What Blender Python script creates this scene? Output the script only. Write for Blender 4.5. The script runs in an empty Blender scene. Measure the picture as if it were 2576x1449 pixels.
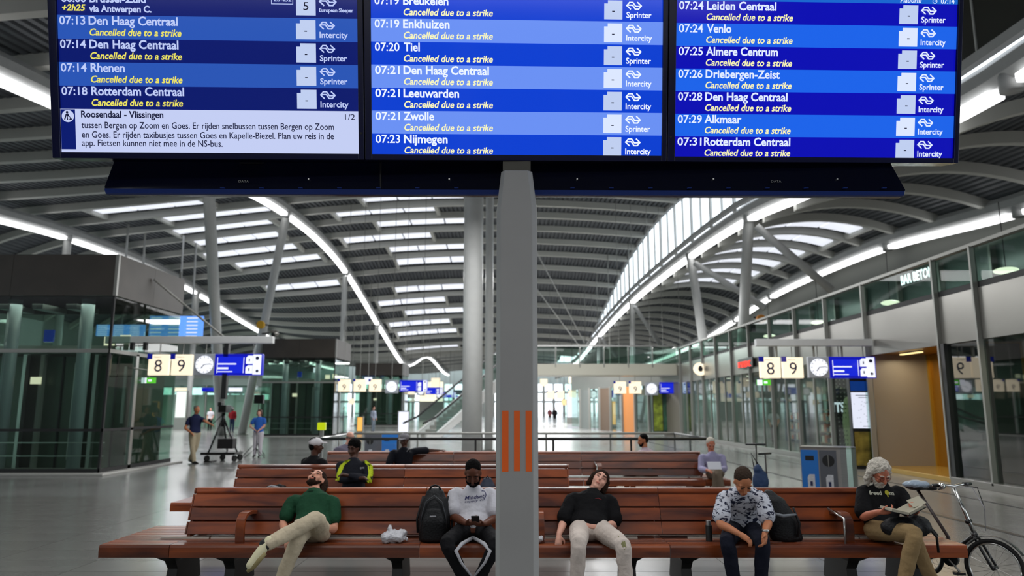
import bpy, math, random
from math import sin, cos, pi, radians, atan, sqrt, floor
from mathutils import Vector, Matrix
random.seed(7)
S = bpy.context.scene
COL = S.collection
V = Vector

# ------------------------------------------------------------------ camera, sky, exposure
FPX, CPX, CPY, EYE = 1820.0, 1288.0, 724.5, 1.75
PITCH = atan(300 / 1820)
cam = bpy.data.objects.new('camera', bpy.data.cameras.new('camera'))
COL.objects.link(cam)
cam.location = (0, 0, EYE)
cam.rotation_euler = (pi / 2 + PITCH, 0, 0)
cam.data.sensor_width = 36
cam.data.lens = 36 * FPX / 2576
cam.data.clip_end = 600
cam.data.dof.use_dof = True
cam.data.dof.focus_distance = 5.3
cam.data.dof.aperture_fstop = 1.7
S.camera = cam

W = bpy.data.worlds.new('world')
S.world = W
W.use_nodes = True
bg = W.node_tree.nodes['Background']
bg.inputs['Color'].default_value = (0.86, 0.93, 1.0, 1)
bg.inputs['Strength'].default_value = 3.2
S.view_settings.view_transform = 'Standard'
S.view_settings.look = 'None'
S.view_settings.gamma = 1
S.view_settings.exposure = 0.0
S.view_settings.use_curve_mapping = False


def area_lamp(name, loc, sx, sy, power, rot=(0, 0, 0), col=(1, 1, 1)):
    d = bpy.data.lights.new(name, 'AREA')
    d.shape = 'RECTANGLE'; d.size = sx; d.size_y = sy; d.energy = power; d.color = col
    o = bpy.data.objects.new(name, d); COL.objects.link(o)
    o.location = loc; o.rotation_euler = rot
    return o


# hall lighting: unseen area lamps added below the roof as fill
for i, (y, p) in enumerate([(-6, 620), (6, 520), (18.5, 1300), (36, 2200), (56, 2600), (80, 2600), (110, 2600)]):
    area_lamp('hall_fill', (0 if i > 1 else -1, y, 8.3 if y > 0 else 6.0), 14, 3, p)

for y, p in ((52, 1500), (76, 1800), (104, 1500)):  # added unseen lamps brightening both sides of the far hall
    area_lamp('hall_fill_left', (-24, y, 6.6), 8, 10, p)
    area_lamp('hall_fill_right', (5, y, 6.0), 6, 8, p * .6)
# ------------------------------------------------------------------ helpers
cp_, sp_ = cos(PITCH), sin(PITCH)


def ray(px, py):
    u = (px - CPX) / FPX; v = (CPY - py) / FPX
    return V((u, cp_ - v * sp_, sp_ + v * cp_))


def PY(px, py, Y):
    d = ray(px, py); return V((0, 0, EYE)) + d * (Y / d.y)


def PX(px, py, X):
    d = ray(px, py); return V((0, 0, EYE)) + d * (X / d.x)


def PZ(px, py, Z):
    d = ray(px, py); return V((0, 0, EYE)) + d * ((Z - EYE) / d.z)


def lin(c):
    return tuple((x / 12.92 if x <= 0.04045 else ((x + 0.055) / 1.055) ** 2.4) for x in c)


def hx(h):
    return lin(tuple(int(h[i:i + 2], 16) / 255 for i in (0, 2, 4)))


MATS = {}


def mat(name, col, rough=0.5, metal=0.0, emit=0.0, spec=0.5, var=0.0, vscale=4.0, bump=0.0, bscale=30.0, coat=0.0, stretch=(1, 1, 1)):
    if name in MATS: return MATS[name]
    m = bpy.data.materials.new(name); m.use_nodes = True
    nt = m.node_tree; b = nt.nodes['Principled BSDF']
    if isinstance(col, str): col = hx(col)
    b.inputs['Base Color'].default_value = (*col, 1)
    b.inputs['Roughness'].default_value = rough
    b.inputs['Metallic'].default_value = metal
    b.inputs['Specular IOR Level'].default_value = spec
    if coat: b.inputs['Coat Weight'].default_value = coat; b.inputs['Coat Roughness'].default_value = 0.06
    if emit:
        b.inputs['Emission Color'].default_value = (*col, 1)
        b.inputs['Emission Strength'].default_value = emit
    if var or bump:
        tc = nt.nodes.new('ShaderNodeTexCoord'); mp = nt.nodes.new('ShaderNodeMapping')
        mp.inputs['Scale'].default_value = stretch
        nt.links.new(tc.outputs['Object'], mp.inputs[0])
    if var:
        n = nt.nodes.new('ShaderNodeTexNoise'); n.inputs['Scale'].default_value = vscale; n.inputs['Detail'].default_value = 5
        nt.links.new(mp.outputs[0], n.inputs['Vector'])
        r = nt.nodes.new('ShaderNodeMapRange'); r.inputs[1].default_value = 0.3; r.inputs[2].default_value = 0.7
        r.inputs[3].default_value = 1 - var; r.inputs[4].default_value = 1 + var
        nt.links.new(n.outputs[0], r.inputs[0])
        mx = nt.nodes.new('ShaderNodeVectorMath'); mx.operation = 'SCALE'
        mx.inputs[0].default_value = col
        nt.links.new(r.outputs[0], mx.inputs['Scale'])
        nt.links.new(mx.outputs[0], b.inputs['Base Color'])
    if bump:
        n2 = nt.nodes.new('ShaderNodeTexNoise'); n2.inputs['Scale'].default_value = bscale; n2.inputs['Detail'].default_value = 4
        nt.links.new(mp.outputs[0], n2.inputs['Vector'])
        bp = nt.nodes.new('ShaderNodeBump'); bp.inputs['Strength'].default_value = bump; bp.inputs['Distance'].default_value = 0.03
        nt.links.new(n2.outputs[0], bp.inputs['Height']); nt.links.new(bp.outputs[0], b.inputs['Normal'])
    MATS[name] = m
    return m


def glass(name, tint=(0.8, 0.93, 0.88), refl=1.0):
    if name in MATS: return MATS[name]
    m = bpy.data.materials.new(name); m.use_nodes = True
    nt = m.node_tree; nt.nodes.remove(nt.nodes['Principled BSDF'])
    out = nt.nodes['Material Output']
    tr = nt.nodes.new('ShaderNodeBsdfTransparent'); tr.inputs[0].default_value = (*tint, 1)
    gl = nt.nodes.new('ShaderNodeBsdfGlossy'); gl.inputs['Roughness'].default_value = 0.02
    fr = nt.nodes.new('ShaderNodeFresnel'); fr.inputs[0].default_value = 1.55
    mu = nt.nodes.new('ShaderNodeMath'); mu.operation = 'MULTIPLY'; mu.inputs[1].default_value = refl
    mx = nt.nodes.new('ShaderNodeMixShader')
    ge = nt.nodes.new('ShaderNodeNewGeometry'); iv = nt.nodes.new('ShaderNodeMath'); iv.operation = 'SUBTRACT'; iv.inputs[0].default_value = 1.0
    nt.links.new(ge.outputs['Backfacing'], iv.inputs[1]); m2 = nt.nodes.new('ShaderNodeMath'); m2.operation = 'MULTIPLY'
    nt.links.new(fr.outputs[0], m2.inputs[0]); nt.links.new(iv.outputs[0], m2.inputs[1])
    nt.links.new(m2.outputs[0], mu.inputs[0]); nt.links.new(mu.outputs[0], mx.inputs[0])
    nt.links.new(tr.outputs[0], mx.inputs[1]); nt.links.new(gl.outputs[0], mx.inputs[2])
    nt.links.new(mx.outputs[0], out.inputs[0])
    MATS[name] = m
    return m


class MB:
    def __init__(s): s.v = []; s.f = []

    def add(s, vs, fs):
        n = len(s.v); s.v += [V(a) for a in vs]; s.f += [tuple(i + n for i in f) for f in fs]; return s

    def box(s, c, d, M=None):
        x, y, z = d[0] / 2, d[1] / 2, d[2] / 2
        vs = [V((a * x, b * y, e * z)) for e in (-1, 1) for b in (-1, 1) for a in (-1, 1)]
        if M is not None: vs = [M @ a for a in vs]
        c = V(c)
        return s.add([a + c for a in vs], [(0, 2, 3, 1), (4, 5, 7, 6), (0, 1, 5, 4), (2, 6, 7, 3), (0, 4, 6, 2), (1, 3, 7, 5)])

    def mm(s, a, b):
        return s.box([(a[i] + b[i]) / 2 for i in range(3)], [abs(b[i] - a[i]) for i in range(3)])

    def quad(s, *p): return s.add(p, [(0, 1, 2, 3)])

    def prism(s, poly, off):
        n = len(poly); off = V(off)
        return s.add([V(p) for p in poly] + [V(p) + off for p in poly],
                     [tuple(range(n - 1, -1, -1)), tuple(range(n, 2 * n))] + [(i, (i + 1) % n, n + (i + 1) % n, n + i) for i in range(n)])

    def rings(s, R, close=True):
        n = len(R[0]); base = len(s.v)
        for r in R: s.v += [V(a) for a in r]
        for k in range(len(R) - 1):
            for i in range(n):
                j = (i + 1) % n
                s.f.append((base + k * n + i, base + k * n + j, base + (k + 1) * n + j, base + (k + 1) * n + i))
        if close:
            s.f.append(tuple(base + i for i in range(n - 1, -1, -1)))
            s.f.append(tuple(base + (len(R) - 1) * n + i for i in range(n)))
        return s

    def tube(s, pts, rad, n=10, cap=True):
        pts = [V(p) for p in pts]
        if not hasattr(rad, '__len__'): rad = [rad] * len(pts)
        R = []; prev = None
        for i, p in enumerate(pts):
            t = (pts[min(i + 1, len(pts) - 1)] - pts[max(i - 1, 0)]).normalized()
            if prev is None:
                a = t.cross(V((0, 0, 1)))
                if a.length < 0.1: a = t.cross(V((1, 0, 0)))
            else:
                a = prev - t * prev.dot(t)
            a.normalize(); prev = a; b = t.cross(a)
            R.append([p + (a * cos(2 * pi * k / n) + b * sin(2 * pi * k / n)) * rad[i] for k in range(n)])
        return s.rings(R, cap)

    def limb(s, pts, rad, n=12):
        """tapered tube with rounded ends, for bodies"""
        pts = [V(p) for p in pts]
        P, R = [], []
        m = len(pts)
        d0 = (pts[1] - pts[0]).normalized(); d1 = (pts[-1] - pts[-2]).normalized()
        for a in (80, 50, 25): P.append(pts[0] - d0 * rad[0] * sin(radians(a))); R.append(rad[0] * cos(radians(a)))
        for i in range(m - 1):
            p0 = pts[max(i - 1, 0)]; p1 = pts[i]; p2 = pts[i + 1]; p3 = pts[min(i + 2, m - 1)]
            for k in range(4):
                t = k / 4
                c = 0.5 * ((2 * p1) + (p2 - p0) * t + (2 * p0 - 5 * p1 + 4 * p2 - p3) * t * t + (3 * p1 - p0 - 3 * p2 + p3) * t ** 3)
                P.append(p1.lerp(p2, t).lerp(c, 0.6)); R.append(rad[i] * (1 - t) + rad[i + 1] * t)
        P.append(pts[-1]); R.append(rad[-1])
        for a in (25, 50, 80): P.append(pts[-1] + d1 * rad[-1] * sin(radians(a))); R.append(rad[-1] * cos(radians(a)))
        return s.tube(P, R, n)

    def ell(s, c, rx, ry, rz, M=None, nu=14, nv=9):
        c = V(c); R = []
        for j in range(nv + 1):
            th = -pi / 2 + pi * j / nv
            th = max(min(th, pi / 2 - 0.12), -pi / 2 + 0.12)
            row = []
            for i in range(nu):
                ph = 2 * pi * i / nu
                p = V((rx * cos(th) * cos(ph), ry * cos(th) * sin(ph), rz * sin(th)))
                row.append(c + (M @ p if M is not None else p))
            R.append(row)
        return s.rings(R)

    def cyl(s, c, r, h, n=24, r2=None, M=None):
        c = V(c); r2 = r if r2 is None else r2
        R = []
        for z, rr in ((-h / 2, r), (h / 2, r2)):
            row = [V((rr * cos(2 * pi * i / n), rr * sin(2 * pi * i / n), z)) for i in range(n)]
            R.append([c + (M @ p if M is not None else p) for p in row])
        return s.rings(R)

    def mesh(s, name='mesh'):
        me = bpy.data.meshes.new(name); me.from_pydata([tuple(a) for a in s.v], [], s.f); me.update(); return me

    def build(s, name, m, parent=None, smooth=False, bevel=0.0, origin=None, fixn=True):
        if origin is not None:
            o3 = V(origin); s.v = [a - o3 for a in s.v]
        me = s.mesh(name)
        if fixn:
            import bmesh
            bm = bmesh.new(); bm.from_mesh(me); bmesh.ops.recalc_face_normals(bm, faces=bm.faces); bm.to_mesh(me); bm.free()
        if m: me.materials.append(m)
        if smooth: me.polygons.foreach_set('use_smooth', [True] * len(me.polygons))
        o = bpy.data.objects.new(name, me); COL.objects.link(o)
        if parent is not None: o.parent = parent
        if origin is not None: o.location = origin
        if bevel:
            b = o.modifiers.new('bevel', 'BEVEL'); b.width = bevel; b.segments = 2; b.limit_method = 'ANGLE'
            me.polygons.foreach_set('use_smooth', [True] * len(me.polygons))
            w = o.modifiers.new('wn', 'WEIGHTED_NORMAL')
        return o


def tag(o, label=None, cat=None, group=None, kind=None):
    if label: o['label'] = label
    if cat: o['category'] = cat
    if group: o['group'] = group
    if kind: o['kind'] = kind
    return o


def thing(name, label, cat, loc=(0, 0, 0), rz=0.0, group=None, kind=None):
    o = bpy.data.objects.new(name, None); COL.objects.link(o)
    o.empty_display_size = 0.2
    o.location = loc; o.rotation_euler = (0, 0, rz)
    return tag(o, label, cat, group, kind)


def dup(root, loc=None, rz=None, label=None, group=None, name=None):
    def rec(o, par):
        c = o.copy(); COL.objects.link(c)
        if par is not None: c.parent = par
        for ch in list(o.children): rec(ch, c)
        return c
    r = rec(root, None)
    if loc is not None: r.location = loc
    if rz is not None: r.rotation_euler = (0, 0, rz)
    if label: r['label'] = label
    if group: r['group'] = group
    if name: r.name = name
    return r


def shape(name, mesh, parent, loc=(0, 0, 0), rot=None, scale=None):
    o = bpy.data.objects.new(name, mesh); COL.objects.link(o); o.parent = parent; o.location = loc
    if rot: o.rotation_euler = rot
    if scale: o.scale = scale
    return o


_tc = {}


def glyphs(txt, bold=0.0, shear=0.0):
    k = (txt, bold, shear)
    if k not in _tc:
        c = bpy.data.curves.new('t', 'FONT'); c.body = txt; c.size = 1; c.offset = bold; c.shear = shear; c.resolution_u = 3
        o = bpy.data.objects.new('t', c); COL.objects.link(o)
        bpy.context.view_layer.update()
        dg = bpy.context.evaluated_depsgraph_get()
        me = o.evaluated_get(dg).to_mesh()
        vs = [tuple(a.co) for a in me.vertices]; fs = [tuple(p.vertices) for p in me.polygons]
        o.evaluated_get(dg).to_mesh_clear()
        bpy.data.objects.remove(o); bpy.data.curves.remove(c)
        xs = [a[0] for a in vs]
        _tc[k] = (vs, fs, min(xs), max(xs))
    return _tc[k]


def text(mb, txt, org, dx, dy, height, width=None, bold=0.02, shear=0.0, center=False):
    """flat lettering: org = left end of the baseline, dx/dy unit vectors, height = cap height, width = fitted width"""
    vs, fs, x0, x1 = glyphs(txt, bold, shear)
    sy = height / 0.69; sx = sy if width is None else width / (x1 - x0)
    org = V(org); dx = V(dx); dy = V(dy)
    sh = (x1 - x0) * sx / 2 if center else 0
    mb.add([org + dx * ((a[0] - x0) * sx - sh) + dy * (a[1] * sy) for a in vs], fs)
    return mb


def interp(tab, x):
    if x <= tab[0][0]: return tab[0][1]
    for i in range(len(tab) - 1):
        if x <= tab[i + 1][0]:
            a, b = tab[i], tab[i + 1]
            m0 = (b[1] - tab[i - 1][1]) / (b[0] - tab[i - 1][0]) if i > 0 else (b[1] - a[1]) / (b[0] - a[0])
            m1 = (tab[i + 2][1] - a[1]) / (tab[i + 2][0] - a[0]) if i + 2 < len(tab) else (b[1] - a[1]) / (b[0] - a[0])
            h = b[0] - a[0]; t = (x - a[0]) / h
            return (2 * t**3 - 3 * t * t + 1) * a[1] + (t**3 - 2 * t * t + t) * h * m0 + (-2 * t**3 + 3 * t * t) * b[1] + (t**3 - t * t) * h * m1
    return tab[-1][1]


# ------------------------------------------------------------------ materials
M_FLOOR = mat('floor_joint', '55554f', 0.6)
M_TILE = mat('floor_tile', '747370', 0.22, var=0.10, vscale=0.8, spec=0.5, bump=0.03, bscale=2)
M_RIB = mat('rib_paint', 'd0d0ca', 0.5)
M_DECK = mat('roof_deck', '5c6066', 0.55)
M_BEAM = mat('beam_paint', 'bcbdbd', 0.45, var=0.04)
M_COLM = mat('column_paint', 'cfd0ce', 0.4, var=0.03)
M_LAMP = mat('lamp_white', (1, 1, 1), 0.4, emit=2.2)
M_SKYL = mat('skylight_white', (0.88, 0.91, 1.0), 0.4, emit=0.85)
M_GLASS = glass('glass_clear')
M_GLASSD = glass('glass_green', (0.66, 0.78, 0.73), 1.0)
M_GLASSK = glass('glass_kiosk', (0.72, 0.82, 0.77), 1.0)
M_GLASSW = glass('glass_white', (0.97, 0.98, 0.98), 0.6)
M_MULL = mat('mullion_grey', '8d8d88', 0.4, metal=0.3)
M_DARK = mat('dark_metal', '1a1b1c', 0.4)
M_BLACK = mat('black_matte', '0b0b0c', 0.6)
M_SPAND = mat('spandrel_metal', '8f8d88', 0.28, metal=0.75, var=0.05, vscale=0.7)
M_FASC = mat('fascia_brown', '3b352f', 0.5, metal=0.0, var=0.15, vscale=1.5)
M_STEEL = mat('brushed_steel', 'b4b4b2', 0.3, metal=0.9, var=0.05, stretch=(1, 1, 12))
# ------------------------------------------------------------------ roof shape
C_T = [(-14, 11.0), (4, 11.2), (14, 11.5), (20, 12.2), (27, 13.1), (36.8, 14.25), (43.4, 14.86), (50.4, 15.13), (54, 14.97), (60.7, 14.46), (66.9, 13.36), (73, 12.16), (80, 10.7), (86, 9.5), (92, 8.8), (98, 8.9), (106, 10.0), (112, 10.4), (120, 9.9), (130, 8.9), (142, 8.6)]
G_T = [(-14, 9.6), (10, 10.0), (20, 10.9), (30, 12.0), (40, 12.65), (47, 12.9), (54, 12.8), (61, 12.3), (70, 11.4), (80.7, 10.2), (92, 8.6), (98, 8.6), (112, 9.8), (142, 8.4)]
R1X_T = [(-14, 11.2), (15, 11.0), (26, 10.9), (32, 10.8), (43, 10.7), (61, 10.2), (79, 9.6), (99, 8.8), (142, 7.5)]
R1Z_T = [(-14, 8.2), (15.3, 8.66), (17, 8.75), (25.8, 9.42), (32, 10.08), (42.6, 10.55), (60.9, 10.43), (79.2, 9.35), (99, 7.62), (142, 7.0)]
R2Z_T = [(-14, 8.2), (18, 8.3), (26.5, 8.78), (35.4, 9.53), (44.3, 9.67), (52, 9.5), (60.5, 8.83), (75, 7.9), (142, 7)]
L1Z_T = [(-14, 9.6), (14, 9.9), (18.6, 10.49), (20.8, 10.79), (36.8, 12.86), (43.5, 13.41), (52, 13.5), (60, 12.8), (75, 10.11), (92, 7.19), (98, 7.2), (112, 9.29), (129, 7.65), (142, 7.4)]
L2Z_T = [(-14, 8.6), (14, 9.2), (26, 10.4), (37.1, 11.37), (42.9, 11.75), (52, 11.8), (61.2, 11.24), (70, 10.3), (80.7, 9.2), (92, 7.6), (142, 7.4)]
def xt(y): return interp(R1X_T, y) - 0.45


def roof(x, y):
    c = interp(C_T, y)
    if x >= -14: return c - 0.62 * ((x + 1.5) / 12) ** 2
    z14 = c - 0.67; g = interp(G_T, y); d = -14 - x
    s0 = 0.11; q = (z14 - g - s0 * 13) / 169
    if d <= 13: return z14 - s0 * d - q * d * d
    return g - (s0 + 2 * q * 13) * (d - 13) - .03 * (d - 13) ** 2


def vault(x, y):
    a = interp(R1X_T, y) + 0.2; e1 = interp(R1Z_T, y) - 0.25; e2 = interp(R2Z_T, y) + 0.5
    t = (x - a) / (18.8 - a)
    if t <= 1: return e1 * (1 - t) + e2 * t + 4 * 0.75 * t * (1 - t)
    return e2 - 0.12 * (x - 18.8) - 0.03 * (x - 18.8) ** 2


def top_z(x, y): return roof(x, y) if x < xt(y) + .3 else vault(x, y)


ceiling = thing('ceiling', None, None, kind='structure')
RIBY = [43.44 + 3.37 * k for k in range(-13, 28)]
RIBY = [y for y in RIBY]
RD = 0.42


def sweep(f, xs, y, w, z0, z1):
    mb = MB(); R = []
    for x in xs:
        z = f(x, y)
        R.append([V((x, y - w / 2, z + z0)), V((x, y + w / 2, z + z0)), V((x, y + w / 2, z + z1)), V((x, y - w / 2, z + z1))])
    return mb.rings(R)


def deck(f, x0, x1f, ya, yb, off):
    mb = MB(); st = 0.31
    x0 = floor(x0 / st) * st; X1 = max(x1f(ya), x1f(yb)) + .12; n = int((X1 - x0) / st) + 1
    prof = []
    for i in range(n):
        a = x0 + i * st
        prof += [(a, 0.0), (a + 0.15, 0.0), (a + 0.17, 0.10), (a + 0.29, 0.10)]
    vs = []
    for y in (ya, yb):
        for (x, z) in prof: vs.append((x, y, f(x, y) + off + z))
    m = len(prof)
    return mb.add(vs, [(i, i + 1, m + i + 1, m + i) for i in range(m - 1)])


NX = 56
for i, y in enumerate(RIBY):
    if y > 140: continue
    xe = xt(y)
    xs = [-38 + (xe + 38) * k / NX for k in range(NX + 1)]
    o = sweep(roof, xs, y, 0.30, 0.0, RD).build('roof_rib', M_RIB, ceiling)
    xs2 = [xe + 0.7 + (27 - xe - 0.7) * k / 24 for k in range(25)]
    sweep(vault, xs2, y + 1.0, 0.26, 0.0, RD * 0.9).build('roof_rib', M_RIB, ceiling)
    if i + 1 < len(RIBY) and RIBY[i + 1] <= 141:
        deck(roof, -38, xt, y, RIBY[i + 1], RD).build('deck_panel', M_DECK, ceiling, fixn=False)
        a = xe + 0.7
        deck(vault, a, lambda q: 27, y + 1, RIBY[i + 1] + 1, RD * 0.9).build('deck_panel', M_DECK, ceiling, fixn=False)
# plain roof over the part behind the camera
b = MB()
for k in range(24):
    xa = -38 + 2.7 * k; xb = xa + 2.7
    b.quad((xa, -12, 9.6), (xb, -12, 9.6), (xb, RIBY[0] + 1, 9.6 if abs(xa) > 12 else 11.3), (xa, RIBY[0] + 1, 9.6 if abs(xa) > 14 else 11.3))
b.build('deck_panel', M_DECK, ceiling, fixn=False)

# skylight strips: (bay index after rib 0, list of (x from, x to)); rib 0 stands at y 43.44
SKY = {-6: [(-9, -1)], -4: [(-6.5, 3)], -2: [(2, 7)],
       -1: [(-24.9, -18.2)], 0: [(-22.4, -15.4), (-9.7, -3)], 1: [(-23.3, -16.4), (-12.2, -5.2)], 2: [(-23.3, -16.9), (-10, -2.5)], 3: [(-24, -16.7), (-13.2, -6.2)],
       4: [(-22.8, -15.7), (-10.2, -3)], 5: [(-10.1, -3)], 6: [(-22.5, -15.7)], 7: [(-11.3, -4.5)], 8: [(-13.5, -6.6)], 9: [(-11.3, -5)], 10: [(-13.5, -6.7)], 11: [(-13.1, -6.2)], 13: [(-13.2, -6.5)], 16: [(-9, -3)]}
SKYV = {-3: [(12.6, 17.8)], -2: [(12.2, 17.8)], -1: [(12.0, 17.6)], 0: [(11.8, 17.4)], 1: [(11.8, 17.2)], 2: [(11.8, 16.6)]}


def strip(f, xa, xb, ya, yb, off, parent):
    n = max(2, int(abs(xb - xa) / 0.9)); seg = 3
    for s in range(seg):
        a = xa + (xb - xa) * s / seg + 0.06; c = xa + (xb - xa) * (s + 1) / seg - 0.06
        mb = MB(); R = []
        for k in range(5):
            x = a + (c - a) * k / 4
            R.append([V((x, ya, f(x, ya) + off)), V((x, yb, f(x, yb) + off)), V((x, yb, f(x, yb) + off + .07)), V((x, ya, f(x, ya) + off + .07))])
        mb.rings(R).build('skylight_panel', M_SKYL, parent)
    for x in (xa, xb):
        mb = MB(); w = 0.12
        mb.rings([[V((x - w, y, f(x, y) + 0.12)), V((x + w, y, f(x, y) + 0.12)), V((x + w, y, f(x, y) + RD)), V((x - w, y, f(x, y) + RD))] for y in (ya - 0.9, yb + 0.6)])
        mb.build('purlin', M_RIB, parent)


for k, l in SKY.items():
    ya = 43.44 + 3.37 * k
    for xa, xb in l: strip(roof, xa, xb, ya + 1.3, ya + 2.45, RD - 0.10, ceiling)
for k, l in SKYV.items():
    ya = 44.44 + 3.37 * k
    for xa, xb in l: strip(vault, xa, xb, ya + 1.2, ya + 2.6, RD - 0.16, ceiling)


# ------------------------------------------------------------------ main arched beams with their light lines
def arch(label, xf, zf, y0, y1, breaks, side):
    t = thing('arched_beam', label, 'beam', (xf(y0), y0, zf(y0)))
    org = V(t.location)
    def pt(y): return V((xf(y), y, zf(y))) - org
    n = int((y1 - y0) / 1.6); R = []
    for k in range(n + 1):
        p = pt(y0 + (y1 - y0) * k / n) + V((0, 0, 0.52))
        R.append([p + V((0.27 * cos(a), 0, 0.37 * sin(a))) for a in [pi / 8 + pi / 4 * q for q in range(8)]])
    MB().rings(R).build('beam', M_BEAM, t, smooth=False)
    bs = [y0 - 0.2] + [b for b in breaks if y0 < b < y1] + [y1 + 0.2]
    for i in range(len(bs) - 1):
        a, c = bs[i] + 0.45, bs[i + 1] - 0.45
        m = max(2, int((c - a) / 1.3)); R = []
        for k in range(m + 1):
            p = pt(a + (c - a) * k / m) + V((side * 0.03, 0, 0.06))
            R.append([p + V((x, 0, z)) for x, z in ((-0.18, -0.10), (0.18, -0.10), (0.2, 0.0), (0.2, 0.1), (-0.2, 0.1), (-0.2, 0.0))])
        MB().rings(R).build('light_line', M_LAMP, t)
    for c in bs[1:-1]:
        p = pt(c) + V((0, 0, 0.25)); MB().tube([p - V((0, 0, .3)), p + V((0, 0, .2))], 0.24, 12).build('node', M_BEAM, t, smooth=True)
    return t


arch('long grey roof beam with white light line, left of the round white column', lambda y: -14 + (max(0, y - 96) * 0.06), lambda y: interp(L1Z_T, y), 6, 134, [13, 28, 43.5, 60, 75, 92, 112], 1)
arch('grey roof beam with white light line, furthest left above the glass lift hall', lambda y: -27, lambda y: interp(L2Z_T, y), 6, 110, [26, 42.9, 61.2, 80.7, 98], 1)
arch('grey roof beam with white light line running under the band of roof windows', lambda y: interp(R1X_T, y), lambda y: interp(R1Z_T, y), 6, 112, [15, 32, 42.6, 60.9, 79.2, 99.2], -1)
arch('grey roof beam with white light line above the glazed shop gallery on the right', lambda y: 18.8, lambda y: interp(R2Z_T, y), 6, 110, [17, 26, 35.4, 44.3, 51.9, 60.5, 75], -1)

# ------------------------------------------------------------------ band of roof windows above the right beam
rw = thing('window_1', None, None, kind='structure')
ys = [13.5 + 3.9 * k for k in range(21)]
for i in range(len(ys) - 1):
    ya, yb = ys[i], ys[i + 1]
    xa, xb = xt(ya) + 0.1, xt(yb) + 0.1
    za0, zb0 = interp(R1Z_T, ya) + 0.95, interp(R1Z_T, yb) + 0.95
    za1, zb1 = roof(xt(ya), ya) + 0.40, roof(xt(yb), yb) + 0.40
    def wp(t, f, dx=0): return V((xa + (xb - xa) * t + dx, ya + (yb - ya) * t, (za0 + (zb0 - za0) * t) * (1 - f) + (za1 + (zb1 - za1) * t) * f))
    if yb < 31:
        MB().prism([wp(.02, 0), wp(.98, 0), wp(.98, 1), wp(.02, 1)], (0.03, 0, 0)).build('solid_panel', mat('upstand_panel', '33342f', .6), rw)
    for p0, p1 in (((.03, .49), (.51, .97)) if yb >= 31 else ()):
        MB().prism([wp(p0, 0), wp(p1, 0), wp(p1, 1), wp(p0, 1)], (0.03, 0, 0)).build('pane', M_GLASSW, rw)
    for t0_, wd, q in ((0, .05, -.3), (.5, .012, 0)):
        MB().prism([wp(t0_ - wd / 2, 0, -.03) + V((0, 0, q)), wp(t0_ + wd / 2, 0, -.03) + V((0, 0, q)), wp(t0_ + wd / 2, 1, -.03), wp(t0_ - wd / 2, 1, -.03)], (0.14, 0, 0)).build('mullion', M_COLM, rw)
    for f0, h in ((0.0, .12), (.97, .16)):
        MB().prism([wp(0, f0, -.05) - V((0, 0, h)), wp(1, f0, -.05) - V((0, 0, h)), wp(1, f0, -.05) + V((0, 0, h)), wp(0, f0, -.05) + V((0, 0, h))], (0.2, 0, 0)).build('window_rail', M_BEAM, rw)

# ------------------------------------------------------------------ columns and struts
def column(name, label, a, b_, r0, r1, cat='column', m=None):
    a = V(a); b_ = V(b_)
    t = thing(name, label, cat, a)
    MB().tube([a - a, b_ - a], [r0, r1], 20).build('shaft', m or M_COLM, t, smooth=True)
    MB().cyl((0, 0, 0.03), r0 * 1.5, 0.06, 20).build('base_plate', M_MULL, t)
    return t


column('round_column', 'thick white round column beside the display post, behind the benches', (-1.36, 25, 0), (-1.36, 25, 13.1), 0.34, 0.34)
column('round_column', 'slimmer white column close behind the thick white round column', (-0.95, 30, 0), (-0.95, 30, 13.9), 0.17, 0.17)
column('slanted_column', 'tall white slanted column behind the standing camera operator', PZ(557, 1094, 0), PX(523, 437, -14), 0.30, 0.27)
column('slanted_column', 'white slanted column leaning right up to the left arched beam, yellow camera on it', PZ(608, 1094, 0), PX(719, 548, -14), 0.26, 0.25)
column('slim_column', 'slim white column rising behind the second brown kiosk', PZ(853, 1078, 0), PX(868, 695, -14), 0.22, 0.22)
column('slim_column', 'slim white far column right of the second brown kiosk', PZ(940, 1066, 0), PX(948, 822, -14), 0.22, 0.22)
column('slim_column', 'furthest slim column under the low point of the left light line', PZ(1012, 1058, 0), PX(1010, 912, -14), 0.2, 0.2)
column('slim_column', 'slim white column between the brown fascia and the tall slanted column', (-27, 61.2, 0), (-27, 61.2, interp(L2Z_T, 61.2) + .3), 0.22, 0.22)
column('slim_column', 'short white column above the brown fascia of the left lift hall', (-27, 42.9, 0), (-27, 42.9, interp(L2Z_T, 42.9) + .3), 0.22, 0.22)
RC = [(32.0, (1868, 862), 10.9), (42.6, (1768, 850), 10.7), (60.9, (1592, 885), 10.2), (79.2, (1508, 905), 9.7)]
for i, (y, q, X) in enumerate(RC):
    top = V((interp(R1X_T, y), y, interp(R1Z_T, y) + 0.3)); lo = PX(*q, X)
    d = (lo - top); bt = top + d * (top.z / -d.z)
    column('facade_column', ['white column with an orange beacon in front of the shop gallery', 'white leaning column left of the one with the beacon', 'slim column where the roof windows get narrow', 'furthest slim column at the end of the roof windows'][i], bt, top, 0.26, 0.24)
DG = [((1903, 570, 10.8), (2092, 730, 14.0)), ((1748, 662, 10.7), (1925, 775, 14.0)), ((1597, 772, 10.2), (1662, 868, 12.5)), ((1513, 852, 9.6), (1552, 897, 11.5))]
for i, (a, c) in enumerate(DG):
    a = PX(*a); c = PX(*c); t = thing('roof_strut', ['thickest grey diagonal strut crossing to the gallery roof', 'second grey diagonal strut, crossing behind the beacon column', 'thin diagonal strut under the narrowing roof windows', 'thinnest and furthest diagonal strut'][i], 'strut', c)
    MB().tube([V((0, 0, 0)), a - c], [0.19, 0.17], 14).build('shaft', M_BEAM, t, smooth=True)
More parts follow.
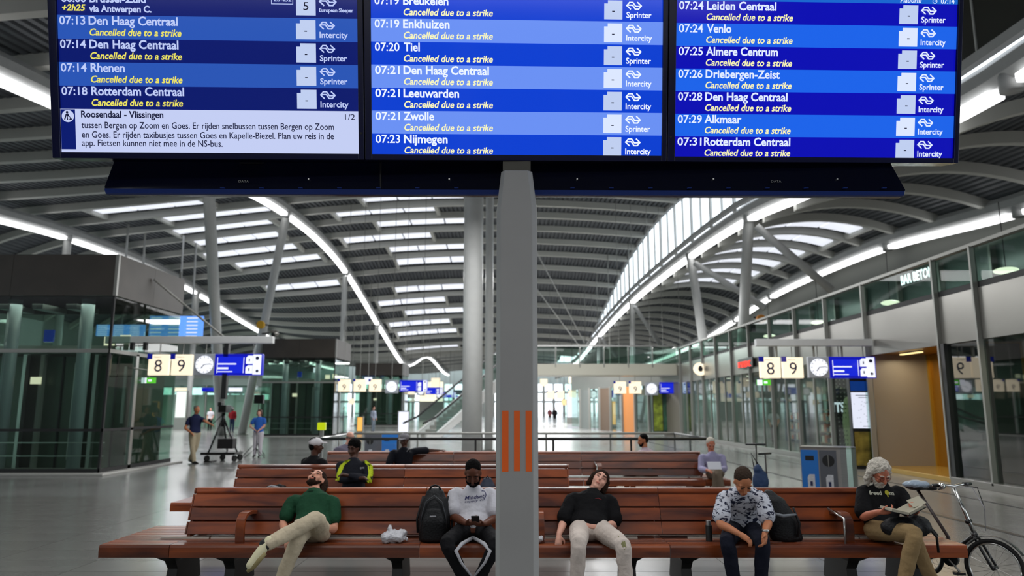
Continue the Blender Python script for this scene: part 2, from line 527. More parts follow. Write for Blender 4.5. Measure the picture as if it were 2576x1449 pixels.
for i, (a, c) in enumerate([((325, 545), (318, 640)), ((367, 565), (363, 655)), ((461, 612), (456, 700)), ((492, 633), (487, 740))]):
    a = PY(*a, 45 + i * 2.2); c = PY(*c, 45 + i * 2.2)
    c2 = c - V((0, 0, 1.5)); c2.x = c.x
    t = thing('hanger_rod', ['first thin white hanger rod from the left above the brown fascia', 'second thin white hanger rod from the left above the brown fascia', 'third thin white hanger rod at the end of the brown fascia', 'fourth hanger rod right of the brown fascia'][i], 'rod', c2)
    MB().tube([V((0, 0, 0)), V((a.x - c2.x, 0, roof(a.x, 45 + i * 2.2) + 0.2 - c2.z))], 0.07, 8).build('shaft', M_COLM, t, smooth=True)
for i, (a, c) in enumerate([((1345, 625), (1470, 862)), ((1345, 720), (1455, 868))]):
    a = PY(*a, 40); c = PY(*c, 55)
    MBt = MB().tube([a, c], 0.035, 6)
    tag(MBt.build('tension_cable', M_BEAM, origin=a), ['upper thin steel cable slanting down right of the display post', 'lower thin steel cable slanting down right of the display post'][i], 'cable')

# ------------------------------------------------------------------ floor
fl = thing('floor', None, None, kind='structure')
MB().mm((-70, -14, -0.2), (60, 16.4 - 10, -0.006)).build('slab', M_FLOOR, fl)
MB().mm((-70, 6.4, -0.2), (60, 14.8, -0.006)).build('slab', M_FLOOR, fl)


def floor_mat():
    m = bpy.data.materials.new('floor_far'); m.use_nodes = True; nt = m.node_tree; b = nt.nodes['Principled BSDF']
    tc = nt.nodes.new('ShaderNodeTexCoord'); br = nt.nodes.new('ShaderNodeTexBrick')
    br.offset = 0.0; br.inputs['Scale'].default_value = 1.0; br.inputs['Brick Width'].default_value = 1.2; br.inputs['Row Height'].default_value = 0.6
    br.inputs['Mortar Size'].default_value = 0.006
    br.inputs['Color1'].default_value = (*hx('7f7f7d'), 1); br.inputs['Color2'].default_value = (*hx('797977'), 1); br.inputs['Mortar'].default_value = (*hx('66655f'), 1)
    nt.links.new(tc.outputs['Object'], br.inputs['Vector']); nt.links.new(br.outputs[0], b.inputs['Base Color'])
    b.inputs['Roughness'].default_value = 0.2
    n = nt.nodes.new('ShaderNodeTexNoise'); n.inputs['Scale'].default_value = 0.6
    nt.links.new(tc.outputs['Object'], n.inputs['Vector'])
    r = nt.nodes.new('ShaderNodeMapRange'); r.inputs[3].default_value = 0.12; r.inputs[4].default_value = 0.3
    nt.links.new(n.outputs[0], r.inputs[0]); nt.links.new(r.outputs[0], b.inputs['Roughness'])
    return m


M_FFAR = floor_mat()
MB().mm((-70, 14.8, -0.2), (60, 260, 0)).build('far_tiles', M_FFAR, fl)
MB().mm((-70, 6.4, -0.004), (-10.8, 14.8, 0)).build('far_tiles', M_FFAR, fl)
MB().mm((10.8, 6.4, -0.004), (60, 14.8, 0)).build('far_tiles', M_FFAR, fl)
MB().mm((-70, -14, -0.004), (60, 6.4, 0)).build('far_tiles', M_FFAR, fl)
tm = MB().box((0, 0, -0.003), (1.19, 0.592, 0.006)).mesh('tile'); tm.materials.append(M_TILE)
for i in range(18):
    for j in range(14): shape('tile', tm, fl, (-10.2 + 1.2 * i, 6.7 + 0.6 * j, 0))
wb = thing('wall_sky_block', None, None, kind='structure')  # added unseen wall behind the camera, keeps sky light off the fronts
for k in range(22): MB().mm((-39 + 3 * k + .02, -13.2, 0), (-36 + 3 * k - .02, -13, 10)).build('wall_panel', mat('sky_block_grey', '7b7c7c', .6), wb)
# drain grooves
tag(MB().mm((6.95, 7, 0), (7.05, 60, 0.006)).build('floor_drain', M_DARK, origin=(7, 7, 0)), 'long dark drain slot in the floor running towards the shops', 'drain')
tag(MB().mm((8.9, 10, 0), (8.96, 60, 0.006)).build('floor_drain', M_DARK, origin=(8.9, 10, 0)), 'thin dark floor slot nearest the shop windows', 'drain')
# ------------------------------------------------------------------ departure board
def bld(mb, name, m, t, **k):
    o = t; off = V((0, 0, 0))
    while o is not None: off += V(o.location); o = o.parent
    mb.v = [a - off for a in mb.v]
    return mb.build(name, m, t, **k)


def emat(name, col, e=1.0, rough=0.12, base=0.06):
    if name in MATS: return MATS[name]
    if isinstance(col, str): col = hx(col)
    m = mat(name, tuple(c * base for c in col), rough, spec=0.28)
    b = m.node_tree.nodes['Principled BSDF']
    b.inputs['Emission Color'].default_value = (*col, 1); b.inputs['Emission Strength'].default_value = e
    return m


bA, bT, bR = 0.0407, 0.2166, 0.0083
BDX = V((cos(bA) * cos(bR), sin(bA) * cos(bR), sin(bR))).normalized()
_f = V((sin(bA), -cos(bA), 0))
BUP = (V((0, 0, 1)) * cos(bT) + _f * sin(bT)).normalized()
BUP = (BUP - BDX * BUP.dot(BDX)).normalized()
BN = BDX.cross(BUP).normalized()          # towards the viewer
if BN.y > 0: BN = -BN
B0 = V((0.037, 5.0, 3.504)); BW = 2.177


def BP(px, py):
    d = ray(px, py); c = V((0, 0, EYE)); t = (B0 - c).dot(BN) / d.dot(BN); p = c + d * t - B0
    return p.dot(BDX), p.dot(BUP)


def BQ(s, t, n=0.0): return B0 + BDX * s + BUP * t + BN * n


def bquad(mb, s0, s1, t0, t1, n=0.0, th=0.004):
    return mb.prism([BQ(s0, t0, n), BQ(s1, t0, n), BQ(s1, t1, n), BQ(s0, t1, n)], BN * th)


board = thing('departure_board', 'huge blue three-screen train departure board on the grey post', 'departure board', B0)
M_BEZ = mat('board_bezel', '080d38', 0.25, spec=.35)
M_BEZ2 = mat('board_bezel_grey', '3a3f58', 0.25, coat=0.5)
MbR = mat('board_casing', '03061c', 0.15, coat=0.15, spec=.3)
MbE = mat('board_casing_edge', '0d2a6e', 0.5, spec=.2)
TOP = 2.0
# housing
bld(MB().prism([BQ(-1.5 * BW - .0, -.0, -.03), BQ(1.5 * BW, -.0, -.03), BQ(1.5 * BW, TOP, -.03), BQ(-1.5 * BW, TOP, -.03)], -BN * 0.16), 'housing', MbR, board)
RP = 0.1619
PANELS = [
    dict(x=(147.5, 901), y0=36.5, xt=(153, 218), yr=176, xn=228, xs=(229, 459), tile=(746, 795), logo=(805, 843), lab=(805, 876), dark='0b1a6b', light='2a55b4', st='e6dd5c', tx='b9c6f0',
         rows=[(-1, None), (0, '07:13', 'Den Haag Centraal', 'Intercity', 223, 447), (1, '07:14', 'Den Haag Centraal', 'Sprinter', 225, 449), (2, '07:14', 'Rhenen', 'Sprinter', 228, 314), (3, '07:18', 'Rotterdam Centraal', 'Intercity', 230, 463)]),
    dict(x=(933.5, 1666), y0=45, xt=(943, 1005), yr=128, xn=1016, xs=(1016, 1240), tile=(1519.5, 1565), logo=(1575, 1613), lab=(1575, 1640), dark='0a3fd0', light='6a90f2', st='f4f0b4', tx='e6eeff',
         rows=[(-1, '07:19', 'Breukelen', 'Sprinter', 1014, 1128), (0, '07:19', 'Enkhuizen', 'Intercity', 1014, 1131), (1, '07:20', 'Tiel', 'Sprinter', 1016, 1056), (2, '07:21', 'Den Haag Centraal', 'Intercity', 1015, 1230), (3, '07:21', 'Leeuwarden', 'Intercity', 1015, 1155), (4, '07:21', 'Zwolle', 'Sprinter', 1015, 1092), (5, '07:23', 'Nijmegen', 'Intercity', 1016, 1126)]),
    dict(x=(1698, 2404), y0=57, xt=(1707, 1768), yr=139, xn=1776, xs=(1775.5, 1992.5), tile=(2260.6, 2306.8), logo=(2315, 2352), lab=(2315, 2378), dark='0a0db2', light='1c63e8', st='f2edae', tx='dbe5ff',
         rows=[(-1, '07:24', 'Leiden Centraal', 'Sprinter', 1778, 1953), (0, '07:24', 'Venlo', 'Intercity', 1778, 1840), (1, '07:25', 'Almere Centrum', 'Sprinter', 1776, 1957), (2, '07:26', 'Driebergen-Zeist', 'Sprinter', 1775, 1962), (3, '07:28', 'Den Haag Centraal', 'Intercity', 1774, 1981), (4, '07:29', 'Alkmaar', 'Intercity', 1772, 1865), (5, '07:31', 'Rotterdam Centraal', 'Intercity', 1771, 1988)]),
]
M_TILEW = emat('board_tile', 'c3d2f4', 0.95)
M_TILEW2 = emat('board_tile_bright', 'dbe6ff', 1.0)
M_INK = mat('board_ink', '0a1050', 0.4)


def ns_logo(mb, s0, s1, tc, n):
    w = s1 - s0; h = w * 0.46; th = w * 0.043
    A = [(0.27, 0.02), (0.02, 0.52), (0.20, 0.97), (0.42, 0.97), (0.60, 0.42), (0.88, 0.42)]
    Bp = [(1 - a, 1 - b) for a, b in A]
    for P in (A, Bp):
        q = [V((s0 + a * w, tc + (b - .5) * h)) for a, b in P]
        for i in range(len(q) - 1):
            d = (q[i + 1] - q[i]).normalized(); p = V((-d.y, d.x)) * th; e = d * th * 0.6
            c = [q[i] - e - p, q[i + 1] + e - p, q[i + 1] + e + p, q[i] - e + p]
            mb.add([BQ(a.x, a.y, n) for a in c], [(0, 1, 2, 3)])


for pi_, P in enumerate(PANELS):
    sl0 = -1.5 * BW + pi_ * BW; sl1 = sl0 + BW
    x0, t0 = BP(P['x'][0], P['y0']); x1, _ = BP(P['x'][1], P['y0'] + 6)
    x0 = BP(P['x'][0] + 1, 200)[0]; x1 = BP(P['x'][1], 200)[0]
    tbot = BP(P['x'][0], [383, 388, 394][pi_])[1]
    # bezel frame
    fm = MB()
    for a, b_, c, d in ((sl0 + .004, x0, 0, TOP), (x1, sl1 - .004, 0, TOP), (x0, x1, 0, tbot)):
        bquad(fm, a, b_, c, d, -.03, .045)
    scr = bld(fm, 'screen_frame', M_BEZ if pi_ else M_BEZ, board, bevel=0.004)
    M_SCR = emat('screen_dark_%d' % pi_, P['dark'], 1.0); M_LI = emat('screen_light_%d' % pi_, P['light'], 1.0)
    M_TX = emat('screen_text_%d' % pi_, P['tx'], 1.0, 0.5, 0.3); M_ST = emat('screen_status_%d' % pi_, P['st'], 1.0, 0.5, 0.3)
    sc = bld(bquad(MB(), x0, x1, tbot, TOP, -.02, .012), 'screen', M_SCR, board)
    st0, st1 = BP(P['xt'][0], P['yr'])[0], BP(P['xt'][1], P['yr'])[0]
    ss0, ss1 = BP(P['xs'][0], P['yr'] + 26)[0], BP(P['xs'][1], P['yr'] + 26)[0]
    g0, g1 = BP(P['tile'][0], P['yr'])[0], BP(P['tile'][1], P['yr'])[0]
    l0, l1 = BP(P['logo'][0], P['yr'])[0], BP(P['logo'][1], P['yr'])[0]
    q0, q1 = BP(P['lab'][0], P['yr'])[0], BP(P['lab'][1], P['yr'])[0]
    for row in P['rows']:
        r = row[0]; tt = t0 - r * RP
        if r % 2 == 0:
            bld(bquad(MB(), x0, x1, tt - RP, tt, -.008, .003), 'row_band', M_LI, sc)
        if row[1] is None: continue
        _, tm_, nm, kind_, na, nb = row
        yy = P['yr'] + (r - {0: 2, 1: 1, 2: 1}[pi_]) * 57
        n0, n1 = BP(na, yy)[0], BP(nb, yy)[0]
        mb = MB()
        text(mb, tm_, BQ(st0, tt - RP * .405, .0), BDX, BUP, RP * .345, st1 - st0, bold=.015)
        bld(mb, 'time_text', M_TX, sc, fixn=False)
        mb = MB(); text(mb, nm, BQ(n0, tt - RP * .405, .0), BDX, BUP, RP * .355, n1 - n0, bold=0.025)
        bld(mb, 'destination_text', M_TX, sc, fixn=False)
        mb = MB(); text(mb, 'Cancelled due to a strike', BQ(ss0, tt - RP * .86, .0), BDX, BUP, RP * .285, ss1 - ss0, bold=0.02, shear=0.22)
        bld(mb, 'status_text', M_ST, sc, fixn=False)
        ta, tb = tt - RP * .91, tt - RP * .09; nw = (g1 - g0) * .2
        mb = MB(); mb.prism([BQ(g0, ta, -.004), BQ(g1, ta, -.004), BQ(g1, tb, -.004), BQ(g0 + nw, tb, -.004), BQ(g0 + nw, tb - nw * .85, -.004), BQ(g0, tb - nw * .85, -.004)], BN * .003)
        bld(mb, 'platform_tile', M_TILEW if (r % 2 or pi_ == 0) else M_TILEW2, sc)
        mb = MB(); c = (g0 + g1) / 2; bquad(mb, c - .009, c + .009, (ta * .53 + tb * .47) - .011, (ta * .53 + tb * .47) - .004, .0, .001); bld(mb, 'dash', M_INK, sc)
        mb = MB(); ns_logo(mb, l0, l1, tt - RP * .315, .0); bld(mb, 'railway_logo', M_TX, sc, fixn=False)
        mb = MB(); w = (q1 - q0) * (1.0 if kind_ == 'Intercity' else .97); text(mb, kind_, BQ(q0, tt - RP * .84, .0), BDX, BUP, RP * .25, w, bold=0.02)
        bld(mb, 'train_type_text', M_TX, sc, fixn=False)
    if pi_ == 0:
        # row of the sleeper train and the service message
        tt = t0 + RP
        def PT(s, xa, xb, yb, h, m, nm='row_text', bold=.03, shear=0, ref=None):
            a = BP(xa, yb); b2 = BP(xb, yb); mb = MB()
            text(mb, s, BQ(a[0], a[1], .0), BDX, BUP, h, b2[0] - a[0], bold, shear); return bld(mb, nm, m, sc, fixn=False)
        PT('00:00 Brussel-Zuid', 154, 367, 4, RP * .3, M_TX)
        PT('+2h25', 156, 215, 26, RP * .26, M_ST, shear=.22)
        PT('via Antwerpen C.', 224, 381, 29, RP * .27, M_TX)
        PT('ES 452', 690, 733, 3, RP * .18, M_TX)
        a = BP(682, 10); b2 = BP(737, 10); mb = MB()
        for e in ((a[0], b2[0], a[1], a[1] + .004), (a[0], a[0] + .004, a[1], a[1] + .08), (b2[0] - .004, b2[0], a[1], a[1] + .08)): bquad(mb, *e, -.004, .003)
        bld(mb, 'number_outline', M_TX, sc)
        a = BP(745, 38); b2 = BP(794, 38); bld(bquad(MB(), a[0], b2[0], a[1], a[1] + .2, -.004, .003), 'platform_tile', M_TILEW, sc)
        PT('5', 763, 776, 25, RP * .34, M_INK, bold=.0)
        mb = MB(); ns_logo(mb, BP(803, 4)[0], BP(846, 4)[0], BP(803, 4)[1], .0); bld(mb, 'railway_logo', M_TX, sc, fixn=False)
        PT('European Sleeper', 803, 889, 30, RP * .16, M_TX)
        M_INFO = emat('info_white', 'c3cdf2', 1.0); M_INK2 = mat('info_ink', '1b2568', 0.5)
        ti = t0 - 4 * RP
        bld(bquad(MB(), x0, x1, tbot, ti, -.008, .004), 'message_panel', M_INFO, sc)
        a = BP(155, 375); b2 = BP(188, 275)
        bld(bquad(MB(), a[0], b2[0], a[1], b2[1], -.003, .002), 'message_icon_bar', emat('info_blue', '0c1f7a', .8), sc)
        c = BP(171, 292); mb = MB(); mb.add([BQ(c[0] + .042 * cos(k * pi / 14), c[1] + .042 * sin(k * pi / 14), .001) for k in range(28)], [tuple(range(28))])
        bld(mb, 'works_icon_disc', M_INFO, sc, fixn=False)
        mb = MB()
        mb.add([BQ(c[0] - .004 + .009 * cos(k * pi / 8), c[1] + .026 + .009 * sin(k * pi / 8), .003) for k in range(16)], [tuple(range(16))])
        for p in ([(-.014, .014), (.004, .018), (.012, -.002), (0, -.004)], [(-.014, .014), (-.006, .01), (-.018, -.026), (-.026, -.024)], [(-.006, .0), (.0, -.004), (.002, -.026), (-.006, -.026)], [(-.004, .008), (.0, .012), (.022, -.012), (.018, -.014)], [(.008, -.027), (.030, -.027), (.024, -.012), (.016, -.012)]):
            mb.add([BQ(c[0] + q[0], c[1] + q[1], .003) for q in p], [(0, 1, 2, 3)])
        bld(mb, 'works_icon', M_INK2, sc, fixn=False)
        PT('Roosendaal - Vlissingen', 204, 411, 295, RP * .28, M_INK2, 'message_text', .025)
        PT('tussen Bergen op Zoom en Goes. Er rijden snelbussen tussen Bergen op Zoom', 205, 840, 322, RP * .275, M_INK2, 'message_text', .008)
        PT('en Goes. Er rijden taxibusjes tussen Goes en Kapelle-Biezel. Plan uw reis in de', 206, 840, 346, RP * .275, M_INK2, 'message_text', .008)
        PT('app. Fietsen kunnen niet mee in de NS-bus.', 206, 560, 367, RP * .275, M_INK2, 'message_text', .008)
        PT('1/2', 868, 893, 301, RP * .24, M_INK2, 'message_text', .0)
    if pi_ == 2:
        tt = t0 + RP * 2
        yb = BP(2410, 14)[1]
        bld(bquad(MB(), x0, x1, t0 + RP, TOP, -.008, .003), 'header_band', emat('header_blue', '1b6bd8', .9), sc)
        def PT(s, xa, xb, yb, h, m, nm='header_text', bold=.02, shear=0):
            a = BP(xa, yb); b2 = BP(xb, yb); mb = MB()
            text(mb, s, BQ(a[0], a[1], .0), BDX, BUP, h, b2[0] - a[0], bold, shear); return bld(mb, nm, m, sc, fixn=False)
        PT('Platform', 2265, 2318, 6, RP * .22, M_TX, shear=.22)
        PT('07:14', 2367, 2401, 9, RP * .22, M_TX)
        c = BP(2352, 3); mb = MB(); R = []
        for k in range(24):
            a1 = 2 * pi * k / 24; a2 = 2 * pi * (k + 1) / 24
            mb.add([BQ(c[0] + .018 * cos(a1), c[1] + .018 * sin(a1), 0), BQ(c[0] + .018 * cos(a2), c[1] + .018 * sin(a2), 0), BQ(c[0] + .014 * cos(a2), c[1] + .014 * sin(a2), 0), BQ(c[0] + .014 * cos(a1), c[1] + .014 * sin(a1), 0)], [(0, 1, 2, 3)])
        bquad(mb, c[0] - .002, c[0] + .002, c[1] - .002, c[1] + .011, 0, .001); bquad(mb, c[0], c[0] + .008, c[1] - .002, c[1] + .002, 0, .001)
        bld(mb, 'clock_symbol', M_TX, sc, fixn=False)
# lock screws between screens
for x, y in ((909, 336), (1686, 345)):
    s, t = BP(x, y); mb = MB().tube([BQ(s, t, .012), BQ(s, t, .018)], .008, 10); bld(mb, 'lock', M_BLACK, board)
# cable duct under the screens
yd = 5.14
c = [PY(266, 487, yd), PY(2275, 492, yd), PY(2279, 478, yd), PY(2238, 405, yd + .02), PY(290, 396, yd + .02), PY(262, 470, yd)]
duct = bld(MB().prism(c, (0, .08, 0)), 'cable_duct', MbR, board, bevel=.006)
c = [PY(266, 487, yd - .012), PY(2274, 492, yd - .012), PY(2276, 481, yd - .012), PY(262, 474, yd - .012)]
bld(MB().prism(c, (0, .03, 0)), 'duct_edge', MbE, duct)
bld(MB().prism([PY(955, 405, yd - .006), PY(958, 405, yd - .006), PY(959, 486, yd - .006), PY(956, 486, yd - .006)], (0, .02, 0)), 'joint', M_BLACK, duct)
bld(MB().prism([PY(600, 402, yd - .006), PY(662, 402, yd - .006), PY(660, 410, yd - .006), PY(602, 410, yd - .006)], (0, .02, 0)), 'slot', M_BLACK, duct)
for x in (776, 1130, 1452, 1795, 2107):
    p = PY(x, 450, yd - .01); bld(MB().tube([p, p + V((0, .02, 0))], .006, 8), 'screw', M_STEEL, duct)
for x in list(range(560, 1240, 98)) + list(range(1440, 2260, 98)):
    p = PY(x, 473, yd - .012); bld(MB().box(p, (.03, .02, .008)), 'clip', MbE, duct)
for x in (600, 1940):
    mb = MB(); a = PY(x, 459, yd - .014); text(mb, 'DATA', a, V((1, 0, 0)), V((0, 0, 1)), .018, .075, .0); bld(mb, 'maker_text', M_MULL, duct, fixn=False)

# post
post = thing('display_post', 'square grey post with three orange stripes carrying the departure board', 'post', (0.034, 5.1, 0))
M_POST = mat('post_paint', 'a09f9c', 0.42, var=0.05, vscale=1.5); M_POSTD = mat('post_side', '787a7c', 0.35)
hw = .143; zt = 3.14


def pring(z, w, ch=0.035, d=.143):
    cx, cy = 0, 0
    return [V((x, y, z)) for x, y in ((-w, -d + ch), (-w + ch * .8, -d), (w - ch, -d), (w, -d + ch), (w, d - ch), (w - ch, d), (-w + ch, d), (-w, d - ch))]


MB().rings([pring(0, hw), pring(zt, hw), pring(3.42, hw * .78)]).build('shaft', M_POST, post, bevel=.006)
MB().mm((-.1, -.1, 3.36), (.1, .14, 3.52)).build('head_bracket', mat('head_bracket', '4e4b42', .5), post)
MB().mm((-.25, -.25, 0), (.25, .25, .02)).build('base_plate', M_POST, post)
M_OR = mat('orange_tape', 'f5660e', 0.5)
for xa, xb, yb in ((1263, 1279, 1187), (1293, 1308, 1185), (1322, 1338, 1186)):
    a = PY(xa, 1033, 4.957); b_ = PY(xb, yb, 4.957)
    MB().mm((a.x - .034, -.1455, b_.z), (b_.x - .034, -.1425, a.z)).build('orange_stripe', M_OR, post)

# ------------------------------------------------------------------ glass lift kiosks with brown fascia
M_SIGN = emat('sign_cream', 'fbeccf', 1.0, .4, .5); M_NUM = mat('sign_ink', '16204a', .5); M_BLU = emat('sign_blue', '1016b4', .8, .2, .4); M_SQ = emat('sign_square', '141c9c', .6)
M_CLK = emat('clock_face', 'f2f4fb', .95, .4, .5); M_GRN = emat('exit_green', '5fd13a', .9); M_WHT = emat('sign_white', 'e9edfb', .95, .4, .5); M_CLKF = mat('clock_frame', 'a6abb3', .4)
M_BLUD = emat('sign_blue_dim', '1a3a9a', .5)
M_KDARK = mat('kiosk_interior', '2c3526', 0.5); M_CAR = mat('lift_car', '445246', 0.35, metal=.4); M_KCOL = mat('kiosk_column', '8d949b', .4)


def kiosk(label, X1, Y0, w, d, group=None, logo=False):
    t = thing('glass_kiosk', label, 'kiosk', (X1, Y0, 0))
    zf, zt = 4.74, 5.88; L = t
    # floor kerb
    MB().mm((-w - .3, -.35, 0), (.3, d + .3, .06)).build('kerb', mat('kerb_stone', 'a8a7a2', .35), t, bevel=.01)
    n = max(2, int(w / 2.2)); 
    for i in range(n):
        xa = -w + w * i / n; xb = -w + w * (i + 1) / n
        for z0, z1 in ((.1, 3.2), (3.3, zf)):
            MB().mm((xa + .01, -.01, z0), (xb - .01, .01, z1)).build('pane', M_GLASSK, t)
            MB().mm((xa + .01, d - .01, z0), (xb - .01, d + .01, z1)).build('pane', M_GLASSK, t)
    for i in range(2):
        ya = d * i / 2; yb = d * (i + 1) / 2
        for z0, z1 in ((.1, 3.2), (3.3, zf)): MB().mm((-.01, ya + .01, z0), (.01, yb - .01, z1)).build('pane', M_GLASSK, t)
        MB().mm((-w - .01, ya + .01, .1), (-w + .01, yb - .01, zf)).build('pane', M_GLASSK, t)
    # fascia panels
    for i in range(n):
        xa = -w + w * i / n; xb = -w + w * (i + 1) / n
        MB().mm((xa + .004, -.08, zf), (xb - .004, 0, zt)).build('fascia_panel', M_FASC, t)
        MB().mm((xa + .004, d, zf), (xb - .004, d + .08, zt)).build('fascia_panel', M_FASC, t)
    for i in range(2):
        MB().mm((0, d * i / 2 + .004, zf), (.08, d * (i + 1) / 2 - .004, zt)).build('fascia_panel', M_FASC, t)
        MB().mm((-w - .08, d * i / 2 + .004, zf), (-w, d * (i + 1) / 2 - .004, zt)).build('fascia_panel', M_FASC, t)
    MB().mm((.0, -.085, zf), (.085, 0, zt)).build('corner_trim', M_MULL, t)
    MB().mm((-w, 0, zt - .3), (0, d, zt - .1)).build('roof_slab', M_DARK, t)
    # transoms, rails
    for z, h, m in ((3.2, .1, M_MULL), (1.12, .07, M_BLACK), (.06, .1, M_BLACK)):
        MB().mm((-w, -.05, z), (.04, .0, z + h)).build('transom', m, t)
        MB().mm((.0, -.05, z), (.05, d, z + h)).build('transom', m, t)
    MB().mm((-.03, -.03, 0), (.03, .03, zf)).build('corner_post', M_BLACK, t)
    # inside
    for x in ([-1.1, -3.15, -5.2] if w > 4.6 else [-1.2, -3.2]):
        MB().cyl((x, .7, zf / 2), .17, zf, 16).build('inner_column', M_KCOL, t, smooth=True)
    for i, x in enumerate([-.55, -2.1, -3.7]):
        if x < -w + .7: continue
        MB().mm((x - .5, 1.5, .06), (x + .5, 1.62, 3.2)).build('lift_door', M_CAR, t, bevel=.01)
        for dx in (-.55, .55): MB().mm((x + dx - .05, 1.35, .06), (x + dx + .05, 1.5, 3.25)).build('door_jamb', M_MULL if i % 2 else M_STEEL, t)
        MB().mm((x - .02, 1.46, .06), (x + .02, 1.5, 3.2)).build('door_seam', M_BLACK, t)
    MB().mm((-w + .1, 1.62, .06), (-.1, d - .5, 3.3)).build('lift_shaft', M_KDARK, t)
    MB().mm((-w, 1.3, 3.3), (-.0, 1.5, 3.5)).build('inner_beam', M_MULL, t)
    for k, (x, z0, z1, m) in enumerate([(-.3, 3.55, 3.8, M_SIGN), (-.75, 3.5, 3.75, M_SIGN), (-1.5, 3.9, 4.2, M_WHT), (-2.5, 3.6, 3.95, M_BLUD), (-1.62, .3, 3.0, M_STEEL), (-3.1, .3, 3.0, M_STEEL), (-2.75, 2.4, 2.6, M_SIGN), (-.2, 1.3, 2.9, M_STEEL)]):
        MB().mm((x - .14 if k not in (4, 5, 7) else x - .04, 1.28, z0), (x + .14 if k not in (4, 5, 7) else x + .04, 1.34, z1)).build('inner_panel', m, t)
    for k in range(5):
        MB().mm((-w + .2 + k * .95, .5, 4.45), (-w + .5 + k * .95, 1.6, 4.6)).build('ceiling_spot', M_DARK, t)
    for z in (.45, .8):
        MB().mm((-w + .1, .32, z), (-.1, .35, z + .025)).build('inner_rail', M_STEEL, t)
    area_lamp('kiosk_fill', (X1 - w / 2, Y0 + .8, 4.6), w * .8, .8, 35, col=(.95, 1, .9))  # added lamp brightening the kiosk interior
    return t


K1 = kiosk('large dark glass lift hall with brown metal fascia at the left edge', -10.83, 19.48, 5.6, 3.95)
kiosk('second, smaller glass kiosk with grey brown fascia behind the standing woman', -10.8, 44.3, 4.4, 3.9)
kiosk('third and furthest glass kiosk with dark fascia, left of the round column', -10.4, 69.0, 4.4, 3.9)
a = PY(388, 703, 21.3); b_ = PY(575, 858, 24)
bld(MB().tube([a, b_], .035, 8), 'stay_pole', M_MULL, K1, smooth=True)

# ------------------------------------------------------------------ platform signs


def numbers(parent_label, x, y, z, n, s=.585, label=None, group=None, txt=True):
    t = thing('platform_sign', label, 'sign', (x, y, z), 0, group)
    MB().mm((0, 0, 0), (s, .12, s)).build('sign_box', M_SIGN, t, bevel=.02)
    MB().mm((-.03, -.012, s - .13), (.11, .01, s + .02)).build('blue_square', M_SQ, t)
    if txt:
        mb = MB(); text(mb, n, (s * .5, -.006, .10), V((1, 0, 0)), V((0, 0, 1)), .34, .21, .0, center=True); mb.build('number', M_NUM, t, fixn=False)
        mb = MB(); text(mb, 'Platform', (.16, -.006, s - .09), V((1, 0, 0)), V((0, 0, 1)), .035, .2, .0); mb.build('small_text', M_NUM, t, fixn=False)
    MB().tube([V((s / 2, .06, s)), V((s / 2, .06, s + .3 if y < 30 else top_z(x, y) - z + .55))], .015, 6).build('hanger', M_MULL, t)
    return t


def clock(x, y, z, label, s=.6, group=None, square=True):
    t = thing('station_clock', label, 'clock', (x, y, z), 0, group)
    MB().mm((-s / 2, .0, -s / 2), (s / 2, .14, s / 2)).build('case', M_CLKF, t, bevel=.02)
    R = Matrix.Rotation(pi / 2, 3, 'X')
    MB().cyl((0, -.01, 0), s * .41, .02, 32, M=R).build('dial', M_CLK, t)
    mb = MB()
    for k in range(12):
        a = k * pi / 6; mb.box((sin(a) * s * .35, -.024, cos(a) * s * .35), (.012, .004, .045), Matrix.Rotation(a, 3, 'Y'))
    mb.build('hour_marks', M_NUM, t)
    for a, l, w in ((radians(217), .13, .022), (radians(84), .19, .016)):
        MB().box((sin(a) * l / 2, -.03, cos(a) * l / 2), (w, .004, l), Matrix.Rotation(a, 3, 'Y')).build('hand', M_NUM, t)
    MB().tube([V((0, .06, s / 2)), V((0, .06, s / 2 + .3 if y < 30 else top_z(x, y) - z + .55))], .015, 6).build('hanger', M_MULL, t)
    return t


def info(x, y, z, label, w=1.35, h=.6, group=None):
    t = thing('platform_display', label, 'display', (x, y, z), 0, group)
    MB().mm((0, 0, 0), (w, .16, h)).build('case', M_BLU, t, bevel=.01)
    MB().mm((.08, -.006, .06), (w * .62, 0, h - .08)).build('screen', emat('sign_blue2', '1a2be0', .9), t)
    mb = MB()
    for zz, a, hh in ((.30, .52, .035), (.17, .3, .05), (.09, .42, .022)): mb.mm((.1, -.011, zz), (.1 + a, -.007, zz + hh))
    mb.mm((.08, -.011, .06), (.095, -.007, h - .1)); mb.mm((w * .62 - .015, -.011, .06), (w * .62, -.007, h - .1)); mb.build('text_lines', M_WHT, t)
    for zz in (.05, .32):
        p = [V((w * .66 + a, -.01, zz + b)) for a, b in ((0, 0), (.19, 0), (.19, .23), (.06, .23), (0, .17))]
        MB().prism(p, (0, .012, 0)).build('letter_tile', M_WHT, t)
        mb = MB(); mb.mm((w * .66 + .08, -.014, zz + .07), (w * .66 + .11, -.011, zz + .15)); mb.build('letter', M_NUM, t)
    MB().mm((w - .26, -.01, .02), (w - .03, .0, h - .02)).build('white_strip', M_WHT, t)
    MB().cyl((w - .14, -.014, h - .12), .05, .01, 16, M=Matrix.Rotation(pi / 2, 3, 'X')).build('pictogram', M_NUM, t)
    MB().box((w - .13, -.014, .12), (.07, .008, .07), Matrix.Rotation(pi / 4, 3, 'Y')).build('pictogram', M_NUM, t)
    for xx in (.3, w - .3): MB().tube([V((xx, .08, h)), V((xx, .08, h + .3 if y < 30 else top_z(x, y) - z + .55))], .015, 6).build('hanger', M_MULL, t)
    return t


